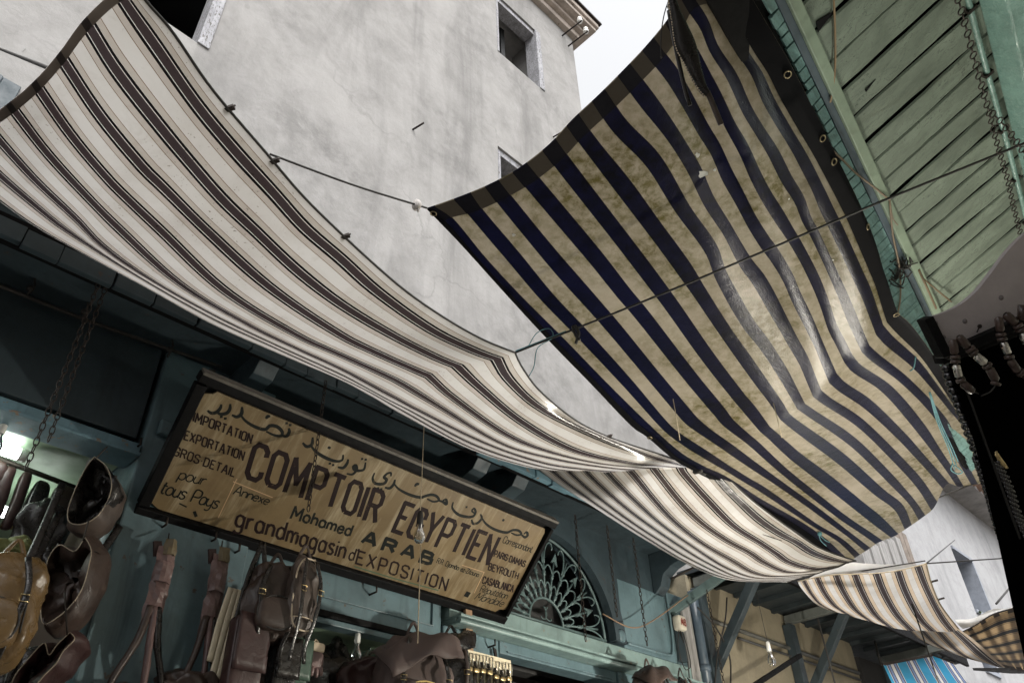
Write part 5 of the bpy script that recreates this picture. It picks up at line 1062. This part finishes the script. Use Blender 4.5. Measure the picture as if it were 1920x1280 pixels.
# wall plate beam, conduit
PLT = paint('glossy_green_beam', (.16,.27,.235), .22, .35, 6, .3, (.07,.07,.055), bst=.6, dirt=.3)
tb_ = [onp(cp(0,0), UPN, 1838, 20), onp(cp(0,0), UPN, 1915, 330)]
tin = sum((p-E0).dot(SL) for p in tb_)/2
m = MB(); m.prism([cp(-2.2, tin, -.004), cp(-2.2, tin+.02, -.09), cp(-2.2, tin+.26, -.20), cp(-2.2, tin+.30, .0)], ED*5.4); m.build('wall_beam', PLT, gc, .006)
m = MB(); P = [cp(-2.2+k*.2, tin-.035, -.014+.003*math.sin(k)) for k in range(28)]; m.tube(P, .009, 8); cd = m.build('conduit', PLT, gc)
m = MB()
for k in range(0, 18): p = cp(-2.0+k*.28, tin-.035, -.012); m.beam(p-SL*.016, p+SL*.016, .012, .02, UPN)
m.build('clip', IRON, cd)
rb_ = thing('right_house', 'plastered house wall carrying the green timber canopy', 'building', tuple(cp(0, tin+.5)-UP*3.7))
m = MB(); a = cp(-6, 0)+EN*.75; a.z = 0; b_ = cp(-2.2, 0)+EN*.75; b_.z = 0; c_ = cp(9, 0)+EN*.75; c_.z = 0
m.prism([a, c_, c_+EN*3, a+EN*3], (0, 0, 5.0)); m.build('wall', PLASTD, rb_)
# electric wire down the boards, round-link chain, wires at the eave
def onc(x, y, h=-.02): return onp(cp(0, 0, h), UPN, x, y)
tag(MB().tube(cr([onc(1563,-10), onc(1566,70), onc(1565,140), onc(1557,192,-.012)], 20), .0032, 6).build('wire', plain('brown_wire', (.22,.15,.08), .6)), 'brown wire hanging across the green boards near the top', 'wire')
t = MB()
def ringchain(P, r, lab):
    t = MB(); L = [Vector(p) for p in P]; tot = sum((b-a).length for a, b in zip(L, L[1:])); n = max(3, int(tot/(r*3.7))); Q = cr(L, n)
    for k in range(n):
        a, b = Q[k], Q[k+1]; d = (b-a).normalized(); c = (a+b)/2; o = d.cross(UPN).normalized()
        t.tube([c+(d*math.cos(2*math.pi*j/14)+o*math.sin(2*math.pi*j/14))*r for j in range(14)], .0019, 6, True); t.tube([c+d*r, b-d*((b-a).length/2-r) if False else c+d*((b-a).length-r)], .0022, 6)
    return tag(t.build('ring_chain', IRON), lab, 'chain')
hp = lambda x, y: onz(3.35, x, y)
ringchain([hp(1794,-12), hp(1815,65), hp(1832,130), hp(1853,205)], .0095, 'dark round link chain hanging before the green boards, top right')
ringchain([hp(1853,205), hp(1870,270), hp(1890,340), hp(1900,385), hp(1914,440)], .0085, 'lower run of the round link chain behind the twisted rope, right edge')
ringchain([hp(1854,208), hp(1880,232), hp(1905,265), hp(1930,300)], .0095, 'short branch of round link chain running off the right edge')
m = MB(); m.tube(cr([onc(1553,275), onc(1580,300), onc(1605,325), onc(1640,352), onc(1668,375,-.03)], 20), .0035, 6); m.tube(cr([onc(1668,375,-.03), onc(1674,440), onc(1686,500), onc(1688,560), onc(1680,600)], 20), .0035, 6); m.tube(cr([onc(1668,375,-.03), onc(1674,410), onc(1683,422)], 8), .003, 6)
tag(m.build('wire', plain('brown_grey_wire', (.16,.12,.08), .7)), 'loose brown wire looping along the canopy eave beside the navy awning', 'wire')
m = MB(); random.seed(9)
for k in range(14):
    c = onc(1690+random.uniform(-14,14), 505+random.uniform(-18,24), -.02); m.tube(cr([c+Vector([random.uniform(-.03,.03) for _ in range(3)]) for _ in range(5)], 16), .0025, 5)
tag(m.build('tangled_wire', CORD), 'tangle of dark wire at the canopy eave above the grey display board', 'wire')
m = MB(); m.tube([onc(1722,505), onc(1755,578)], .005, 6); m.tube([onc(1728,520), onc(1784,566)], .0035, 6); tag(m.build('wire', plain('rusty_wire', (.12,.08,.04), .6)), 'two stiff wires leading down to the grey display board', 'wire')

# ------------------------------------------------------------------ jewellery display hanging close at right
def dd(x, y, d=1.35): 
    return onp(EYE+FW*1.28, FW, x, y)
DN = -FW
ds = thing('display_board', 'grey mauve display board with a curved top and black frame at the right edge', 'display board', tuple(dd(1840, 640)))
top = cr([dd(*p).to_tuple() for p in ((1739,597),(1790,577),(1828,549),(1860,510),(1890,470),(1925,436),(1990,395))], 24)
m = MB(); m.prism(top+[dd(1990,560), dd(1768,657)], FW*.012); m.build('panel', plain('mauve_grey_board', (.40,.36,.36), .7, scale=8, var=.2), ds)
m = MB(); fo = -FW*.006; m.beam(dd(1730,596)+fo, dd(1766,668)+fo, .015, .03, FW); m.beam(dd(1766,666)+fo, dd(1990,566)+fo, .016, .03, FW); m.beam(dd(1766,676)-fo*2, dd(1990,588)-fo*2, .016, .03, FW); m.build('frame', BLACKW, ds, .002)
m = MB()
for x, y in ((1754,606),(1769,632),(1809,602),(1877,558)): m.lathe([(0,.0015),(.0035,.001),(.0042,0)], dd(x, y)-FW*.0001, DN, 12)
m.build('rivet', plain('mauve_rivet', (.17,.15,.15), .5), ds); m = MB(); p = dd(1832, 622); m.tube([p, dd(1828,613)-FW*.012], .0012, 6); m.lathe([(0,0),(.0035,0),(.0035,.002),(0,.002)], dd(1828,612)-FW*.012, DN, 10); m.build('nail', IRON, ds)
bb = lambda x, y: onp(EYE+FW*1.33, FW, x, y)
cl = MB(); cl.prism([bb(1778,682), bb(2000,590), bb(2000,1400), bb(1935,1300), bb(1868,1000), bb(1830,840)], FW*.5+RT*.34-UPV*.12)
tag(cl.build('dark_cabinet', plain('black_felt', (.0015,.0015,.0015), 1.0, spec=.0)), 'black felt lined cabinet side below the grey display board', 'cabinet')
m = MB(); m.beam(bb(1800,700), bb(1912,1010), .004, .004, FW); tag(m.build('cabinet_rail', plain('dull_dark_metal', (.03,.03,.032), .35, .8)), 'thin dull metal rail down the edge of the black felt cabinet', 'rail')
TB = plain('dark_horn_bead', (.05,.032,.026), .3, var=.5, scale=60); SILV = plain('silver_bead', (.62,.6,.56), .28, 1, .25, 60)
def beadloop(P, label, r=.0062):
    Q = cr([onp(EYE+FW*1.235, FW, x, y) for x, y in P], 150); L = [0]
    for a, b in zip(Q, Q[1:]): L.append(L[-1]+(b-a).length)
    def at(s):
        for i in range(len(L)-1):
            if L[i+1] >= s: return Q[i].lerp(Q[i+1], (s-L[i])/(L[i+1]-L[i]))
        return Q[-1]
    t = thing('bead_necklace', label, 'necklace', tuple(Q[0])); s_ = 0; k = 0; dark = MB(); sil = MB()
    while s_ < L[-1]-.03:
        ln = (.024, .006, .006, .022, .006)[k % 5]; a, b = at(s_), at(s_+ln); d = b-a
        mb = sil if k % 5 == 3 else dark; rr = r*(1, 1.15, 1.15, .95, 1.15)[k % 5]
        mb.lathe([(rr*.5,.0),(rr,.12*ln),(rr*1.02,.5*ln),(rr,.88*ln),(rr*.5,ln)], a, d, 10); s_ += ln+.0012; k += 1
    dark.build('dark_beads', TB, t); sil.build('silver_beads', SILV, t)
    MB().tube(Q, .0012, 5).build('thread', CORD, t); return t
beadloop([(1786,636),(1790,660),(1793,690),(1800,710),(1812,728),(1835,738)], 'tubular horn and silver bead necklace, leftmost strand on the grey display board')
beadloop([(1796,630),(1815,650),(1832,668),(1848,682),(1862,700),(1868,715),(1858,733),(1840,742)], 'horn and silver bead necklace looping down and back in front of the black felt', .0066)
beadloop([(1872,594),(1874,610),(1880,640),(1890,662),(1900,690),(1930,705),(1960,720)], 'horn and silver bead necklace running off the right edge')
beadloop([(1884,588),(1905,607),(1918,625),(1928,650),(1940,680)], 'short horn bead strand at the very right edge of the display', .0068)
m = MB()
m.tube([onp(EYE+FW*1.235, FW, 1918, 572), onp(EYE+FW*1.235, FW, 1916, 600)], .007, 10); tag(m.build('bead_hook', TB), 'dark wooden peg on the display board at the right edge', 'peg')
# black glass bead strands
BGL = plain('black_glass_bead', (.006,.006,.007), .06, var=.1, spec=.9); 
def blackbeads(P, n, r, label, D=1.38):
    Q = cr([onp(EYE+FW*D, FW, x, y) for x, y in P], n); t = thing('bead_strand', label, 'necklace', tuple(Q[0])); m = MB(); random.seed(n)
    for k, p in enumerate(Q): m.soft(p, RT*r*random.uniform(.9,1.1), UPV*r*.8, FW*r, 2, 12, 8)
    m.build('beads', BGL, t); m = MB()
    for k, p in enumerate(Q[:-1]): m.soft((p+Q[k+1])/2, RT*r*.55, UPV*r*.3, FW*r*.55, 2, 10, 6)
    m.build('spacers', SILV, t); return t
blackbeads([(1775,690),(1790,735),(1808,785),(1828,835),(1846,880)], 14, .0105, 'strand of shiny black round beads with silver spacers beside the navy awning')
blackbeads([(1800,770),(1822,815),(1845,860),(1862,905),(1880,960)], 14, .0075, 'thinner strand of black beads lying right of the round bead strand', 1.36)
random.seed(31)
for k, (pts, lb) in enumerate((([(1838,862),(1858,920),(1872,970),(1892,1030),(1912,1085)], 'thick twisted rope of small black beads, lower left of the bundle'), ([(1850,858),(1872,915),(1892,975),(1912,1040),(1930,1100)], 'thick twisted rope of small black beads, middle of the bundle'), ([(1862,860),(1884,905),(1902,960),(1925,1010)], 'thick twisted rope of small black beads against the black felt'))):
    Q = cr([onp(EYE+FW*(1.37-.015*k), FW, x, y) for x, y in pts], 60); t = thing('bead_strand', lb, 'necklace', tuple(Q[0])); m = MB()
    for i, p in enumerate(Q):
        for j in range(5):
            a = i*.35+j*1.257; m.soft(p+RT*math.cos(a)*.009+UPV*math.sin(a)*.004+FW*math.sin(a)*.009, RT*.0045, UPV*.0045, FW*.0045, 2, 7, 5)
    m.build('beads', BGL, t)
t = MB(); t.tube(cr([onp(EYE+FW*1.33, FW, x, y) for x, y in ((1866,846),(1874,858),(1884,872),(1888,878),(1876,866),(1866,850))], 16), .003, 6); tag(t.build('brass_clasp', BRASS), 'shiny brass clasp at the top of the black bead bundle', 'clasp')
# black leather sheath hanging close in front of the navy awning
sh = thing('leather_sheath', 'wet black leather sheath with stitched edges hanging in front of the navy awning', 'sheath', tuple(ond(1.65, 1262, 0)))
hq = lambda x, y, d=0: onp(EYE+FW*(1.5+d), FW, x, y)
m = MB(); Lp = [(1252,0),(1258,40),(1266,90),(1282,120),(1300,155),(1315,176),(1322,182)]; Rp = [(1268,0),(1276,22),(1291,50),(1306,85),(1316,130),(1324,160),(1330,172)]
Lq = cr([(x, y, 0) for x, y in Lp], 20); Rq = cr([(x, y, 0) for x, y in Rp], 20); G = []
for a, b in zip(Lq, Rq):
    row = []
    for k in range(13):
        an = 2*math.pi*k/12; u = .5-.5*math.cos(an); row.append(hq(a.x+(b.x-a.x)*u, a.y+(b.y-a.y)*u)+FW*(.012*math.sin(an)))
    G.append(row)
m.grid(G); m.build('body', LDARK, sh)
m = MB(); P = [hq(p.x+1.2, p.y, -.012) for p in Lq]
for i in range(0, len(P)-1):
    for f in (0.1, .55): m.tube([P[i].lerp(P[i+1], f), P[i].lerp(P[i+1], f+.28)], .0011, 5)
m.build('stitching', PIPING, sh)
m = MB(); m.tube(cr([hq(1326,172), hq(1334,190), hq(1343,212), hq(1352,234)], 14), [.0055]*15, 8); m.build('tassel', LGREY, sh)
m = MB(); m.tube(cr([hq(1254,20,.02), hq(1266,85,.02), hq(1278,140,.02), hq(1288,180,.02), hq(1294,198,.02)], 20), .0042, 8); m.build('strap', LDARK, sh)
m = MB(); m.tube(cr([hq(1256,-5), hq(1246,25), hq(1240,60), hq(1239,90), hq(1240,108)], 20), .0012, 6); m.lathe([(0,0),(.002,.001),(.002,.003),(0,.004)], hq(1240,109)); m.build('cord', CORD, sh)
m = MB(); m.tube([hq(1260,12)+(RT*math.cos(a)+UPV*math.sin(a))*.008 for a in [2*math.pi*k/14 for k in range(14)]], .002, 6, True); m.build('ring', STEEL, sh)
MB().tube([hq(1258,-6), hq(1258,-6)+UP*.5], .002, 6).build('string', CORD, sh)

# ------------------------------------------------------------------ bare bulbs of the right-hand shop, below the picture
def litbulb(P, label, mat, s=1.0, hang=.5):
    P = Vector(P); t = thing('lit_bulb', label, 'light bulb', tuple(P)); MB().tube([P+UP*.09, P+UP*(.09+hang)], .003, 6).build('cord', CORD, t)
    MB().lathe([(0,.1),(.016,.095),(.018,.05),(.015,.045)], P, n=12).build('socket', CERAM, t)
    MB().lathe([(.014,.045),(.022,.02),(.032*s,-.01),(.030*s,-.03),(.017*s,-.045),(0,-.05*s)], P, n=18).build('glass_bulb', mat, t); return t
litbulb((-.12, 2.15, 2.35), 'lit cool bulb of the right-hand shop hanging below the green canopy', LAMPC)
litbulb((-1.15, 3.7, 2.12), 'lit warm bulb of the market stalls hanging farther down the street', LAMPW)
litbulb((-1.7, 5.6, 1.95), 'lit warm bulb beyond the other one, below the far end of the navy awning', LAMPF)
